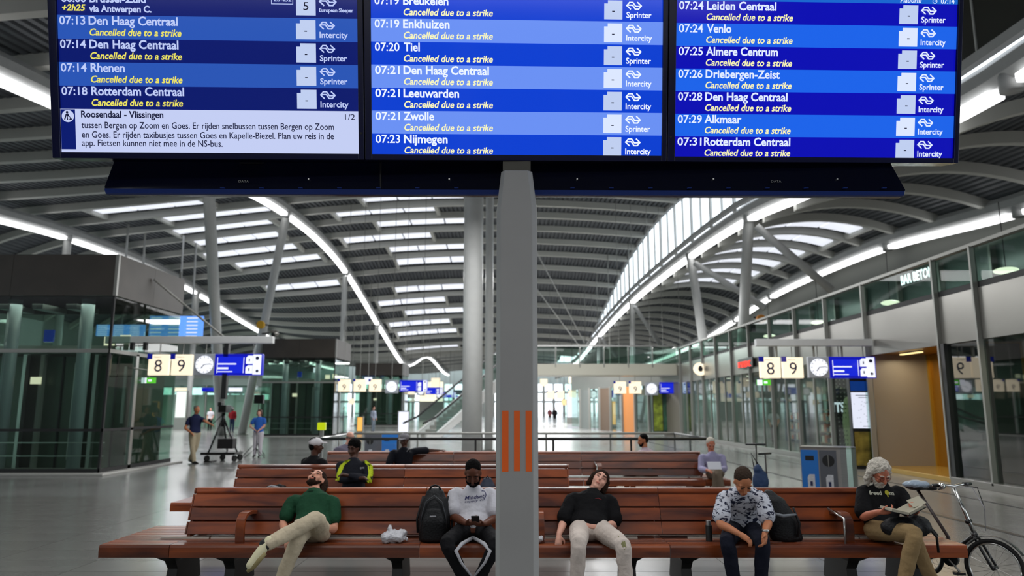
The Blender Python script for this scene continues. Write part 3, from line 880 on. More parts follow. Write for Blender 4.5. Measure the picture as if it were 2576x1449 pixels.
YS = 20.5
def gx(px, Y=YS): return PY(px, 920, Y).x
zs = PY(400, 944, YS).z
numbers('', gx(372), YS, zs, '8', label='lit number 8 platform sign left of the number 9, beside the glass lift hall')
numbers('', gx(430), YS, zs, '9', label='lit number 9 platform sign on the left, between the 8 and the white clock')
clock(gx(514), YS, zs + .3, 'round white clock hanging left of the blue display, by the glass lift hall')
info(gx(539), YS, zs, 'blue platform display hanging above the camera operator')
bar = thing('sign_beam', 'grey horizontal beam over the left platform signs', 'beam', (gx(375), YS, zs + .9))
MB().mm((-1.3, -.02, 0), (gx(683) - gx(375), .16, .2)).build('beam', M_BEAM, bar, bevel=.01)
MB().mm((gx(560) - gx(375), .0, -.02 - zs - .9 + 2.0), (gx(572) - gx(375), .14, 0)).build('drop_bar', M_DARK, bar)
zr = PY(1937, 951, YS).z
numbers('', gx(1912), YS, zr, '8', label='lit number 8 platform sign on the right, under the gallery')
numbers('', gx(1969), YS, zr, '9', label='lit number 9 platform sign on the right, beside the clock')
clock(gx(2060), YS, zr + .3, 'round clock in a grey square case beside the right-hand number 9')
info(gx(2087), YS, zr, 'dark blue platform display hanging before the beige wall', w=1.3)
bar = thing('sign_beam', 'grey horizontal beam over the right platform signs', 'beam', (gx(1905), YS, zr + .9))
MB().mm((0, -.02, 0), (gx(2200) - gx(1905), .16, .2)).build('beam', M_BEAM, bar, bevel=.01)
for xx in (.55, 1.6, 2.4): MB().mm((xx, .03, 0), (xx + .06, .09, -.32)).build('drop_bar', M_MULL, bar)
# green escape signs
for i, (x, y, Y, l) in enumerate([(373, 957, 21.5, 'small green escape sign under the left number 8'), (1922, 962, 21.5, 'small green escape sign under the right number 8')]):
    p = PY(x, y, Y); t = thing('escape_sign', l, 'sign', p)
    MB().mm((-.2, 0, -.08), (.2, .06, .08)).build('sign_box', M_GRN, t)
    MB().mm((-.2, -.005, -.08), (-.05, -.001, .08)).build('pictogram', M_WHT, t); MB().mm((.0, -.005, -.03), (.1, -.001, .03)).build('arrow', M_WHT, t)
    MB().tube([V((0, .03, .08)), V((0, .03, .3)), V((0, -.9, .32))], .012, 6).build('hanger', M_MULL, t)
# repeated sign groups further away
SG = 'platform signs further down the hall'
for side, Y, xa, y_ in ((-1, 45, 850, 985), (-1, 74, 1000, 992), (1, 45.5, 1545, 990), (1, 70, 1430, 1000), (1, 70, 1375, 1003), (-1, 96, 1060, 1000)):
    x = PY(xa, y_, Y).x; z = PY(xa, y_, Y).z; nm = {45: 'left of', 74: 'behind', 96: 'far behind'}.get(Y, '')
    dist = 'at the second kiosk' if Y == 45 else 'at the third kiosk' if Y == 74 else 'furthest down the left' if Y == 96 else 'right of the post, nearer pair' if Y == 45.5 else 'seen in the shop glass' if Y == 40 else 'small, right of the post, inner' if xa == 1375 else 'small, right of the post, outer'
    for k in range(2 if Y != 45 else 3):
        if Y == 40 and k > 1: continue
        numbers('', x + k * .95, Y, z, '9', s=.75, label='blurred lit cream platform sign %s, %s of its row' % (dist, ['first', 'second', 'third'][k]), txt=Y < 50)
    if Y != 40 and xa != 1375:
        kk = 3 if Y == 45 else 2
        clock(x + kk * .95 + .45, Y, z + .3, 'far white clock beside the cream signs %s' % dist, s=.8)
        info(x + kk * .95 + .95, Y, z, 'far blue display beside the cream signs %s' % dist, w=1.7, h=.7)
# ------------------------------------------------------------------ right side: gallery, shop fronts, recess
FX = 10.3
M_GAL = mat('gallery_back', '4b5c57', .3); M_SHOPB = mat('shop_back', '83857e', .5, var=.3, vscale=.8); M_SOFF = mat('soffit', '6f6d66', .6)
M_BEIGE = mat('beige_wall', '8b857b', .4, metal=.2, var=.04, vscale=.6); M_GOLD = mat('gold_wall', '9a6a1c', .3, metal=.5, var=.12, vscale=.7)
M_WARM = emat('warm_lamp', 'ffe19a', 1.6); M_SPOT = emat('downlight', 'fff3dc', 2.0)
wr = thing('wall_right', None, None, kind='structure')
ysm = [8.0, 10.6, 13.2, 15.8, 17.3, 20.9, 23.5, 26.1, 28.7, 31.3, 33.9, 36.5, 39.1, 41.7, 44.3]
for i in range(len(ysm) - 1):
    a, b_ = ysm[i], ysm[i + 1]
    MB().mm((FX - .02, a + .01, 3.22), (FX + .05, b_ - .01, 4.36)).build('spandrel_panel', M_SPAND, wr, bevel=.006)
    MB().mm((FX - .01, a + .03, 4.5), (FX + .01, b_ - .03, 5.26)).build('gallery_pane', glass('glass_gallery', (.62, .74, .69), .2), wr)
    if not (17.2 < a < 20.8):
        n = 2 if a > 20 else 1
        for k in range(n):
            c0 = a + (b_ - a) * k / n; c1 = a + (b_ - a) * (k + 1) / n
            MB().mm((FX - .01, c0 + .03, .16), (FX + .01, c1 - .03, 3.2)).build('shop_pane', glass('glass_mirror', (.6, .72, .66), 2.6) if a < 17.2 else glass('glass_shop', (.72, .82, .78), 1.0), wr)
            if k: MB().mm((FX - .05, c0 - .025, .1), (FX + .05, c0 + .025, 3.22)).build('mullion', M_MULL, wr)
for y in ysm:
    z0 = 3.2 if False else 0.1
    MB().mm((FX - .12, y - .03, z0 if not 17.3 < y < 20.8 else 3.2), (FX + .02, y + .03, 5.3)).build('mullion', M_MULL, wr)
MB().mm((FX - .10, 8, 5.28), (FX + .06, 44.3, 5.36)).build('top_rail', M_MULL, wr)
MB().mm((FX - .0, 8, 4.36), (FX + .08, 44.3, 4.5)).build('floor_edge', M_BLACK, wr)
MB().mm((FX - .12, 8, 0), (FX + .12, 17.3, .16)).build('sill', M_SPAND, wr, bevel=.01)
MB().mm((FX - .12, 20.9, 0), (FX + .12, 44.3, .16)).build('sill', M_SPAND, wr, bevel=.01)
MB().mm((FX + .1, 8, 3.3), (19.3, 17.2, 4.4)).build('gallery_floor', M_SOFF, wr)
MB().mm((12.4, 17.2, 3.3), (19.3, 46, 4.4)).build('gallery_floor', M_SOFF, wr)
MB().mm((FX + .1, 17.2, 3.24), (12.4, 20.95, 4.4)).build('recess_ceiling', M_GOLD, wr)
MB().mm((FX + .1, 20.95, 3.3), (12.4, 46, 4.4)).build('gallery_floor', M_SOFF, wr)
MB().mm((15.2, 8, 0), (15.4, 46, 3.3)).build('shop_wall', M_SHOPB, wr)
MB().mm((16.4, 8, 4.4), (16.6, 46, 7.2)).build('gallery_wall', M_GAL, wr)
for k in range(12): MB().mm((16.2, 9 + 3 * k, 4.4), (16.4, 9.12 + 3 * k, 7.2)).build('gallery_mullion', M_MULL, wr)
MB().mm((19.6, 6, 4.4), (19.8, 110, 12.5)).build('outer_wall', mat('outer_wall', '62655f', .6), wr)
MB().mm((19.6, 46, 0), (19.8, 142, 4.4)).build('outer_wall', mat('outer_wall', '62655f', .6), wr)
# recess
MB().mm((FX + .05, 20.9, 0), (12.0, 21.05, 3.24)).build('beige_panel', M_BEIGE, wr)
MB().mm((12.0, 17.2, 0), (12.2, 21.05, 3.24)).build('gold_panel', M_GOLD, wr)
MB().mm((11.93, 20.84, 0), (12.0, 20.9, 3.24)).build('gold_trim', mat('gold_trim', 'c9a13c', .3, metal=.7), wr)
MB().mm((FX - .1, 17.1, 0), (12.0, 17.25, 3.24)).build('recess_side', M_DARK, wr)
MB().mm((FX + .0, 17.3, 0), (12.0, 20.9, .12)).build('gold_plinth', mat('gold_floor', 'a8873f', .25, metal=.4), wr, bevel=.01)
for k in range(4): MB().mm((15.0, 22 + 5 * k + 2.9, 0), (15.2, 22 + 5 * k + 3, 3.3)).build('shop_fin', M_MULL, wr)
for y0, y1, x in ((17.6, 18.9, 11.2), (19.2, 20.2, 10.8)):
    t = thing('recess_lamp', 'warm linear ceiling lamp in the gold recess, %s' % ('nearer one' if y0 < 18 else 'one by the beige wall'), 'lamp', (x, y0, 3.18))
    MB().mm((0, 0, 0), (.10, y1 - y0, .05)).build('diffuser', M_WARM, t); MB().mm((-.01, -.01, .03), (.11, y1 - y0 + .01, .06)).build('housing', M_DARK, t)
for y in (12, 24, 31, 38): area_lamp('shop_fill', (12.8, y, 3.2), 3, 4, 90, col=(1, .96, .88))  # added area lamps brightening the shop interiors
for y in (14, 26, 38): area_lamp('gallery_fill', (14.5, y, 7.0), .2, 3, 90)  # added lamps brightening the gallery, sized like strip lamps
area_lamp('recess_spill_light', (11.2, 19.1, 3.1), .5, 3.0, 42, col=(1, .82, .55))
area_lamp('recess_spill_light', (9.6, 15.5, 3.6), .5, 3.0, 22, rot=(0, radians(35), 0), col=(1, .74, .38))  # added lamp outside the recess, throws warm spill on the hall floor
for i, y in enumerate([24, 27, 30, 33, 36, 39, 42]):
    for j, x in enumerate((11.6, 13.6)):
        t = thing('shop_downlight', 'round downlight in the shop ceiling', 'lamp', (x, y, 3.28), 0, 'downlights inside the shops')
        MB().cyl((0, 0, 0), .16, .04, 16).build('diffuser', M_SPOT, t); MB().cyl((0, 0, .01), .19, .03, 16).build('ring', M_STEEL, t)
        t['label'] = 'round shop ceiling downlight %s glass, %s' % ('near the' if j == 0 else 'deep behind', ['beside the dotted cactus display', 'behind the number 9 sign', 'left of the number 8 sign', 'near the red sign', 'left of the red sign', 'near the round white sign', 'at the far end of the shops'][i])
for i, y in enumerate([13, 19, 25, 31, 37]):
    t = thing('gallery_pendant', 'oval white pendant lamp in the gallery, %s' % ['nearest the right edge', 'right of the lit lettering', 'left of the lit lettering', 'above the right sign beam', 'furthest in the gallery'][i], 'lamp', (13.2, y, 5.35))
    MB().ell((0, 0, 0), .3, .3, .09).build('shade', M_SPOT, t, smooth=True); MB().tube([V((0, 0, .05)), V((0, 0, 1.9))], .012, 6).build('cord', M_BLACK, t)
a = PX(2266, 703, 11.5); b_ = PX(2346, 677, 11.5)
mb = MB(); text(mb, 'BAR BETON', (11.5, a.y, a.z - .17), V((0, -1, 0)), V((0, 0, 1)), .26, a.y - b_.y, .03)
t = thing('bar_sign', 'lit white BAR BETON lettering behind the gallery glass', 'sign', (11.5, b_.y, a.z))
bld(mb, 'letters', emat('letter_white', 'f2f6ff', 3.0), t, fixn=False); bld(MB().mm((11.52, b_.y, a.z - .25), (11.56, a.y, a.z - .21)), 'rail', M_DARK, t)
# shop furniture behind the glass
for i, (y, col) in enumerate([(26, '7d5138'), (29.5, '6e6c68'), (33, '8b6a4e'), (37, '54606a')]):
    t = thing('shop_shelf', ['wooden shop shelf behind the right number 9 sign', 'grey shop shelf behind the right number 8 sign', 'brown shop shelf left of the right number 8 sign', 'blue grey shelf furthest back in the shops'][i], 'shelf', (14.7, y, 0))
    m = mat('shelf_' + col, col, .6)
    MB().mm((-.25, 0, 0), (.2, .06, 2.1)).build('side_panel', m, t); MB().mm((-.25, 1.94, 0), (.2, 2, 2.1)).build('side_panel', m, t)
    for z in (.1, .6, 1.1, 1.6, 2.05): MB().mm((-.25, .06, z), (.2, 1.94, z + .04)).build('shelf_board', m, t)
    for z in (.14, .64, 1.14):
        for q in range(6): MB().mm((-.2, .12 + q * .3, z), (.1, .34 + q * .3, z + .2 + .05 * ((q * 7 + i) % 4))).build('box', mat('goods_%d' % (q % 3), ['b0562e', 'c9c4b4', '39424f'][q % 3], .6), t)
# dotted backdrop, cactus, screens
t = thing('dotted_backdrop', 'black dotted backdrop panel behind the cactus display', 'panel', (10.7, 24.6, .16))
MB().mm((0, 0, 0), (1.5, .06, 2.9)).build('panel', M_BLACK, t)
mb = MB()
for i in range(11):
    for j in range(20): mb.cyl((.1 + i * .13, -.005, .12 + j * .14), .022, .01, 6, M=Matrix.Rotation(pi / 2, 3, 'X'))
tag(mb.build('dots', mat('dot_grey', '8c8b83', .5), t), kind='stuff')
t = thing('cactus_display', 'pale dotted cactus-shaped shop display beside the bright map screen', 'display', (10.9, 23.6, .16))
mb = MB(); mb.limb([(0, 0, .1), (0, 0, 1.1), (0, 0, 1.75)], [.22, .27, .2], 16); mb.limb([(.0, 0, .9), (.33, 0, 1.0), (.36, 0, 2.6)], [.1, .1, .09], 12)
mb.build('cactus', mat('cactus', 'a7a37c', .6, bump=.6, bscale=14), t, smooth=True)
mb = MB()
for k in range(14):
    for j in range(12):
        a = k * 2 * pi / 14; z = .15 + j * .14; mb.ell((.25 * cos(a), .25 * sin(a), z), .02, .02, .02, nu=5, nv=3)
tag(mb.build('spines', M_DARK, t), kind='stuff')
t = thing('shop_letters', 'glowing white letters on the dotted backdrop', 'sign', (10.72, 24.5, 1.6))
mb = MB(); text(mb, 'ITS', (0, 0, 0), V((1, 0, 0)), V((0, 0, 1)), .3, .42, .04); mb.build('letters', M_WHT, t, fixn=False)
MB().mm((0, .02, -.03), (.42, .05, 0)).build('rail', M_DARK, t)
t = thing('info_totem', 'tall info totem with a bright white map screen and a yellow poster', 'totem', (9.86, 21.3, 0))
MB().mm((0, .02, 0), (.72, .2, 2.6)).build('body', M_DARK, t, bevel=.01)
MB().mm((.02, 0, 1.15), (.70, .02, 2.18)).build('screen', emat('map_white', 'e4e8f8', 1.0), t)
MB().mm((.02, 0, 2.22), (.66, .02, 2.5)).build('blue_header', emat('map_blue', '16408f', .6), t)
MB().mm((.04, 0, .1), (.68, .02, 1.05)).build('poster', mat('poster_yellow', '8c7a35', .4, var=.8, vscale=3), t)
mb = MB(); random.seed(3)
for k in range(26):
    x, z = random.uniform(.08, .62), random.uniform(1.3, 1.95); mb.box((x, -.003, z), (.018, .004, .014))
mb.mm((.14, -.004, 2.08), (.5, 0, 2.10)); mb.mm((.22, -.004, 2.02), (.46, 0, 2.035)); mb.mm((.3, -.004, 1.2), (.5, 0, 1.215))
tag(mb.build('map_marks', M_NUM, t), kind='stuff')
# red and round shop signs
p = PX(1897, 922, 10.2); t = thing('red_sign', 'small glowing red shop sign left of the right platform signs', 'sign', p)
q = PX(1860, 922, 10.2)
MB().mm((-.06, 0, 0), (0, q.y - p.y, .42)).build('box', M_DARK, t)
mb = MB(); text(mb, 'rnx', (-.07, q.y - p.y - .05, .06), V((0, -1, 0)), V((0, 0, 1)), .3, (q.y - p.y) * .9, .06); mb.build('letters', emat('red_glow', 'ff2a1a', 2.0), t, fixn=False)
p = PX(1762, 945, 10.1); t = thing('round_shop_sign', 'round white sign with a dark mark further along the shops', 'sign', p)
MB().cyl((0, 0, .35), .36, .1, 24, M=Matrix.Rotation(pi / 2 * .8, 3, 'X')).build('disc', M_SIGN, t); MB().ell((-.0, -.08, .35), .12, .03, .18).build('mark', M_DARK, t)
MB().tube([V((0, 0, .35)), V((.3, 0, .35))], .03, 8).build('bracket', M_MULL, t)
# second, angled stretch of shops
A_, B_ = V((10.3, 44.6, 0)), V((5.2, 64, 0)); d = (B_ - A_); L = d.length; d.normalize(); nrm = V((d.y, -d.x, 0))
wf = thing('wall_far_right', None, None, kind='structure')
cols = ['6f6a60', None, None, 'b5733a', None, '5b4a3c', None, '7a7f7c', None]
for k in range(9):
    a = A_ + d * (L * k / 9 + .05); b_ = A_ + d * (L * (k + 1) / 9 - .05)
    if cols[k]: MB().prism([a, b_, b_ + V((0, 0, 3.2)), a + V((0, 0, 3.2))], nrm * .1).build('wall_panel', mat('far_' + cols[k], cols[k], .5), wf)
    else: MB().prism([a + V((0, 0, .1)), b_ + V((0, 0, .1)), b_ + V((0, 0, 3.2)), a + V((0, 0, 3.2))], nrm * .03).build('shop_pane', glass('glass_shop', (.72, .82, .78), 1.0), wf)
    MB().mm((a.x - .1, a.y - .15, 0), (a.x + .1, a.y + .05, 3.3)).build('mullion', M_MULL, wf)
MB().prism([A_ + V((0, 0, 3.2)), B_ + V((0, 0, 3.2)), B_ + V((0, 0, 4.4)), A_ + V((0, 0, 4.4))], nrm * .1).build('spandrel_panel', M_SPAND, wf)
MB().prism([A_ + V((0, 0, 4.45)), B_ + V((0, 0, 4.45)), B_ + V((0, 0, 5.4)), A_ + V((0, 0, 5.4))], nrm * .02).build('gallery_pane', M_GLASSD, wf)
MB().mm((12, 50, 0), (12.2, 66, 3.2)).build('shop_wall', M_SHOPB, wf)
t = thing('green_poster', 'green and yellow lit advertising panel far right of the post', 'poster', PY(1668, 1086, 46.5))
MB().mm((-.6, 0, 0), (.55, .15, 2.6)).build('frame', M_DARK, t); MB().mm((-.55, -.02, .05), (-.0, 0, 2.5)).build('poster', mat('poster_green', '7f8f2c', .5, var=.7, vscale=2.5), t); MB().mm((.05, -.02, .05), (.5, 0, 2.5)).build('poster', mat('poster_green2', '2e5540', .5, var=.5, vscale=3), t)
# bridge across the hall
bz = thing('gallery_bridge', 'far glass-sided footbridge crossing at gallery height, right of the post', 'bridge', (1.2, 45, 3.7))
MB().mm((0, 0, 0), (9.0, 2.4, .7)).build('deck', mat('bridge_white', 'b9b6a8', .4), bz, bevel=.02)
for k in range(6):
    MB().mm((.05 + k * 1.5, -.02, .75), (1.47 + k * 1.5, .0, 1.75)).build('pane', M_GLASSD if k % 2 else glass('glass_b', (.8, .9, .88)), bz)
    MB().mm((k * 1.5 - .03, -.05, .5), (k * 1.5 + .03, .02, 1.85)).build('post', M_MULL, bz)
MB().mm((0, -.06, 1.78), (9.0, .02, 1.86)).build('handrail', M_STEEL, bz)
# escalator
es = thing('escalator', 'grey escalator rising right, behind the round white column', 'escalator', (-5.3, 41.0, 0))
E1 = V((4.6, 8.6, 4.7)); sd = V((E1.y, -E1.x, 0)).normalized()
for s_ in (0, 1.3):
    o_ = sd * s_
    MB().prism([o_, o_ + V((1.2, 0, 0)) * 0 + V((-.5, -.9, 0)), o_ + V((-.5, -.9, .35)), o_ + V((0, 0, .4)), o_ + E1 + V((0, 0, .3)), o_ + E1 + V((0, 0, -.7))], sd * .12).build('side_truss', mat('escalator_grey', 'b9bab8', .4), es)
    MB().prism([o_ + V((0, 0, .45)), o_ + E1 + V((0, 0, .35)), o_ + E1 + V((0, 0, 1.1)), o_ + V((0, 0, 1.2))], sd * .03).build('glass_balustrade', glass('glass_b', (.8, .9, .88)), es)
    MB().tube([o_ + V((-.6, -1.0, .9)), o_ + V((0, 0, 1.22)), o_ + E1 + V((0, 0, 1.15))], .06, 8).build('handrail', M_BLACK, es, smooth=True)
for k in range(22):
    p = E1 * ((k + .5) / 22); MB().prism([p + sd * .12, p + sd * 1.3, p + sd * 1.3 + V((.19, .36, 0)), p + sd * .12 + V((.19, .36, 0))], (0, 0, .2)).build('step', M_MULL, es)
# stairwell balustrade behind the benches
bl = thing('stairwell_balustrade', 'glass stairwell balustrade with dark handrail behind the last bench', 'balustrade', (0, 15.4, 0))
def rail(a, b_, m, parent, h=1.1):
    a = V(a); b_ = V(b_); n = max(1, round((b_ - a).length / 1.55)); u = (b_ - a) / n; w = V((-u.y, u.x, 0)).normalized() * .012
    for k in range(n):
        p = a + u * k; q = p + u; e = u.normalized() * .03
        MB().prism([p + e - w + V((0, 0, .1)), q - e - w + V((0, 0, .1)), q - e - w + V((0, 0, h - .1)), p + e - w + V((0, 0, h - .1))], w * 2).build('pane', M_GLASSW, parent)
    for k in range(n + 1): MB().tube([a + u * k, a + u * k + V((0, 0, h))], .022, 8).build('baluster', m, parent)
    MB().tube([a + V((0, 0, h)), b_ + V((0, 0, h))], .03, 8).build('handrail', m, parent, smooth=True)
rail((-4.0, 0, 0), (4.1, 0, 0), M_DARK, bl); rail((-4.0, 0, 0), (-4.0, 3.2, 0), M_STEEL, bl); rail((4.1, 0, 0), (4.1, 3.2, 0), M_DARK, bl); rail((-4.0, 3.2, 0), (4.1, 3.2, 0), M_MULL, bl)
# left wall and far wall
wl = thing('wall_left', None, None, kind='structure')
MB().mm((-37.2, 2, 4.6), (-37, 142, 13)).build('wall_panel', mat('wall_upper', '8b938f', .5), wl)
random.seed(11)
for k in range(34):
    y = 4 + 4 * k
    if k not in (13, 14, 17, 21, 22, 26): MB().mm((-37.1, y + .1, .1), (-37.06, y + 3.9, 4.6)).build('pane', glass('glass_left', (.75, .86, .82), .8) , wl)
    MB().mm((-37.2, y - .1, 0), (-36.9, y + .1, 4.6)).build('mullion', M_MULL, wl)
    if k % 2: MB().mm((-37.15, y + .1, 2.5), (-37.0, y + 3.9, 2.65)).build('transom', M_MULL, wl)
we = thing('wall_end', None, None, kind='structure')
MB().mm((-37, 142, 6.2), (20, 142.3, 10.5)).build('wall_panel', mat('wall_upper', '8b938f', .5), we)
for k in range(30):
    x = -37 + 1.95 * k
    MB().mm((x, 141.9, 0), (x + .5, 142.2, 6.2)).build('mullion', M_MULL, we)
    MB().mm((x + .25, 142.05, .1), (x + 1.9, 142.1, 6.2)).build('pane', M_GLASSW if k % 4 else M_GLASSD, we)
for z in (2.6, 4.4): MB().mm((-37, 141.95, z), (20, 142.15, z + .4)).build('transom', M_MULL, we)
# free-standing blocks along the left side far back
for i, (x0, x1, y0, y1, h, c) in enumerate([(-31, -25, 74, 82, 3.2, '6c7f78'), (-16, -13.5, 96, 102, 3.0, '59625e'), (-34, -22.5, 63, 70, 3.6, '7a8a84'), (-9, -6.5, 104, 110, 3.6, '6f7d83')]):
    t = thing('glass_shop_unit', ['far glass shop unit right of the left platform signs', 'small far glass unit beyond the second kiosk', 'pale glass shop unit behind the camera operator', 'furthest glass unit left of the round column'][i], 'shop', (x0, y0, 0))
    w, d_ = x1 - x0, y1 - y0
    MB().mm((0, 0, h), (w, d_, h + .6)).build('roof_slab', mat('unit_' + c, c, .5), t)
    for k in range(3):
        MB().mm((w * k / 3 + .05, -.02, .1), (w * (k + 1) / 3 - .05, .02, h)).build('pane', glass('glass_left', (.75, .86, .82), .8), t)
        MB().mm((w * k / 3 - .06, -.08, 0), (w * k / 3 + .06, .08, h)).build('mullion', M_MULL, t)
        MB().mm((w - .02, d_ * k / 3 + .05, .1), (w + .02, d_ * (k + 1) / 3 - .05, h)).build('pane', glass('glass_left', (.75, .86, .82), .8), t)
    MB().mm((.3, d_ * .5, 0), (w - .3, d_ * .55, h * .8)).build('inner_wall', mat('unit_w', 'd7dacb', .6), t)
    for k in range(5): MB().mm((w * (k + .2) / 5, -.3, h - .5), (w * (k + .7) / 5, -.2, h - .2)).build('lit_sign', [M_WHT, M_SIGN, M_BLU][(k + i) % 3], t)
# far departure screens up on the left
for i, (x, y, w, Y) in enumerate([(372, 850, 140, 40), (240, 845, 125, 46)]):
    p = PY(x, y, Y); q = PY(x + w, y - 55 if i == 0 else y - 28, Y)
    t = thing('far_departure_screen', ['bright far departure screen hanging behind the left platform signs', 'far departure screen seen through the left glass hall'][i], 'screen', p)
    w_ = (q.x - p.x); h_ = q.z - p.z
    for k in range(3):
        s = MB().mm((w_ * k / 3 + .02, 0, 0), (w_ * (k + 1) / 3 - .02, .15, h_)).build('screen', emat('far_screen', '5b8fe0', 1.5), t)
        for j in range(6):
            MB().mm((w_ * k / 3 + .1, -.01, h_ * (j + .3) / 6), (w_ * k / 3 + .1 + w_ * .2, 0, h_ * (j + .6) / 6)).build('row', M_WHT, s)
    MB().tube([V((w_ / 2, .1, h_)), V((w_ / 2, .1, h_ + 2.5))], .06, 8).build('hanger', M_MULL, t)

# ------------------------------------------------------------------ benches
def wood(name, col, dark):
    m = bpy.data.materials.new(name); m.use_nodes = True; nt = m.node_tree; b = nt.nodes['Principled BSDF']
    tc = nt.nodes.new('ShaderNodeTexCoord'); mp = nt.nodes.new('ShaderNodeMapping'); mp.inputs['Scale'].default_value = (.8, 5, 5)
    oi = nt.nodes.new('ShaderNodeObjectInfo'); ad = nt.nodes.new('ShaderNodeVectorMath'); ad.operation = 'ADD'
    mu = nt.nodes.new('ShaderNodeVectorMath'); mu.operation = 'SCALE'; mu.inputs[0].default_value = (17, 9, 5)
    nt.links.new(oi.outputs['Random'], mu.inputs['Scale']); nt.links.new(tc.outputs['Object'], ad.inputs[0]); nt.links.new(mu.outputs[0], ad.inputs[1])
    nt.links.new(ad.outputs[0], mp.inputs[0])
    n = nt.nodes.new('ShaderNodeTexNoise'); n.inputs['Scale'].default_value = 1.6; n.inputs['Detail'].default_value = 6; n.inputs['Distortion'].default_value = .4
    nt.links.new(mp.outputs[0], n.inputs['Vector'])
    cr = nt.nodes.new('ShaderNodeValToRGB'); cr.color_ramp.elements[0].position = .3; cr.color_ramp.elements[1].position = .72
    cr.color_ramp.elements[0].color = (*hx(dark), 1); cr.color_ramp.elements[1].color = (*hx(col), 1)
    nt.links.new(n.outputs[0], cr.inputs[0])
    hs = nt.nodes.new('ShaderNodeHueSaturation'); r = nt.nodes.new('ShaderNodeMapRange'); r.inputs[3].default_value = .6; r.inputs[4].default_value = 1.3
    nt.links.new(oi.outputs['Random'], r.inputs[0]); nt.links.new(r.outputs[0], hs.inputs['Value']); nt.links.new(cr.outputs[0], hs.inputs['Color'])
    nt.links.new(hs.outputs[0], b.inputs['Base Color']); b.inputs['Roughness'].default_value = .33; b.inputs['Coat Weight'].default_value = .25; b.inputs['Coat Roughness'].default_value = .2
    return m


M_WOOD = wood('bench_wood', '9a4a1c', '40150a')
M_LEG = mat('bench_leg', '1c1b1a', .5)
BM = {}


def plank(kind_, L):
    k = (kind_, round(L, 3))
    if k in BM: return BM[k]
    if kind_ == 'slat': sec = [(-.047, .0), (.047, .0), (.047, .03), (.043, .035), (-.043, .035), (-.047, .03)]
    elif kind_ == 'nose': sec = [(0, 0), (.05, 0), (.05, .115), (.018, .115), (.006, .108), (0, .09), (-.004, .05)]
    elif kind_ == 'back': sec = [(-.014, 0), (.014, 0), (.014, .118), (-.014, .118)]
    else: sec = [(-.045, -.012), (.045, -.012), (.052, .01), (.042, .036), (.02, .045), (-.02, .045), (-.042, .036), (-.052, .01)]
    mb = MB(); g = .003
    mb.rings([[V((x, y, z)) for y, z in sec] for x in (g, L - g)])
    me = mb.mesh('plank'); me.materials.append(M_WOOD)
    import bmesh
    bm = bmesh.new(); bm.from_mesh(me); bmesh.ops.recalc_face_normals(bm, faces=bm.faces); bm.to_mesh(me); bm.free()
    BM[k] = me; return me


def bench(label, x0, x1, bx0, bx1, Yf, joints, legs):
    """Yf = front edge, bench is double sided about Yf+.58; x0..x1 seat, bx0..bx1 back"""
    t = thing('wooden_bench', label, 'bench', (0, Yf, 0))
    xs = [x0] + [j for j in joints if x0 < j < x1] + [x1]
    D = 1.16; n = 10
    for i in range(len(xs) - 1):
        a, L = xs[i], xs[i + 1] - xs[i]
        shape('nose_plank', plank('nose', L), t, (a, 0, .345))
        shape('nose_plank', plank('nose', L), t, (a + L, D, .345), rot=(0, 0, pi))
        for k in range(n):
            shape('seat_slat', plank('slat', L), t, (a, .10 + .1067 * k, .425))
    bs = [bx0] + [j for j in joints if bx0 < j < bx1] + [bx1]
    for i in range(len(bs) - 1):
        a, L = bs[i], bs[i + 1] - bs[i]
        for sgn in (0, 1):
            for k in range(3):
                z = .50 + k * .127; y = .36 + (z - .5) * .42
                if sgn == 0: o = shape('back_plank', plank('back', L), t, (a, y, z), rot=(-radians(20), 0, 0))
                else: o = shape('back_plank', plank('back', L), t, (a + L, D - y, z), rot=(-radians(20), 0, pi))
        shape('top_cap', plank('cap', L), t, (a, D / 2 - .02, .885))
        MB().mm((a + .25, .34, .455), (a + L - .25, .37, .475)).build('gap_light_strip', mat('gap_light_pale', 'b9b5ab', .5), t)  # pale strip paints in the light showing through the gap under the back
    for e in (bx0 + .02, bx1 - .05):
        MB().prism([V((e, .36, .47)), V((e, D - .36, .47)), V((e, D / 2 + .04, .88)), V((e, D / 2 - .04, .88))], (.03, 0, 0)).build('end_plate', M_WOOD, t)
    for x in legs:
        mb = MB().rings([[V((x + a * w, D / 2 + b * d, z)) for a, b in ((-1, -1), (1, -1), (1, 1), (-1, 1))] for z, w, d in ((.0, .055, .3), (.18, .05, .26), (.26, .055, .32), (.345, .12, .5), (.425, .13, .52))])
        mb.build('leg', M_LEG, t, bevel=.006)
    return t


def armrest(t, x, metal=False, side=0, flip=1):
    D = 1.16
    P = [(x, .10, .46), (x, .085, .58), (x, .10, .675), (x, .16, .715), (x, .30, .72), (x, .44, .70)]
    w = .042
    mb = MB(); R = []
    for i, (a, y, z) in enumerate(P):
        d = V(P[min(i + 1, 5)]) - V(P[max(i - 1, 0)]); nrm = V((0, -d.z, d.y)).normalized() * .02
        p = V((a, y, z)); R.append([p + V((-w, 0, 0)) - nrm, p + V((w, 0, 0)) - nrm, p + V((w, 0, 0)) + nrm, p + V((-w, 0, 0)) + nrm])
    mb.rings(R).build('armrest', M_WOOD if not metal else M_WOOD, t, bevel=.005)
    MB().mm((x - .03, .10, .46), (x + .03, .13, .66)).build('armrest_support', M_WOOD, t)
    if metal:
        MB().tube([V((x - .06, .40, .74)), V((x - .055, .06, .69)), V((x - .055, .07, .46))], .012, 8).build('metal_bar', M_STEEL, t, smooth=True)


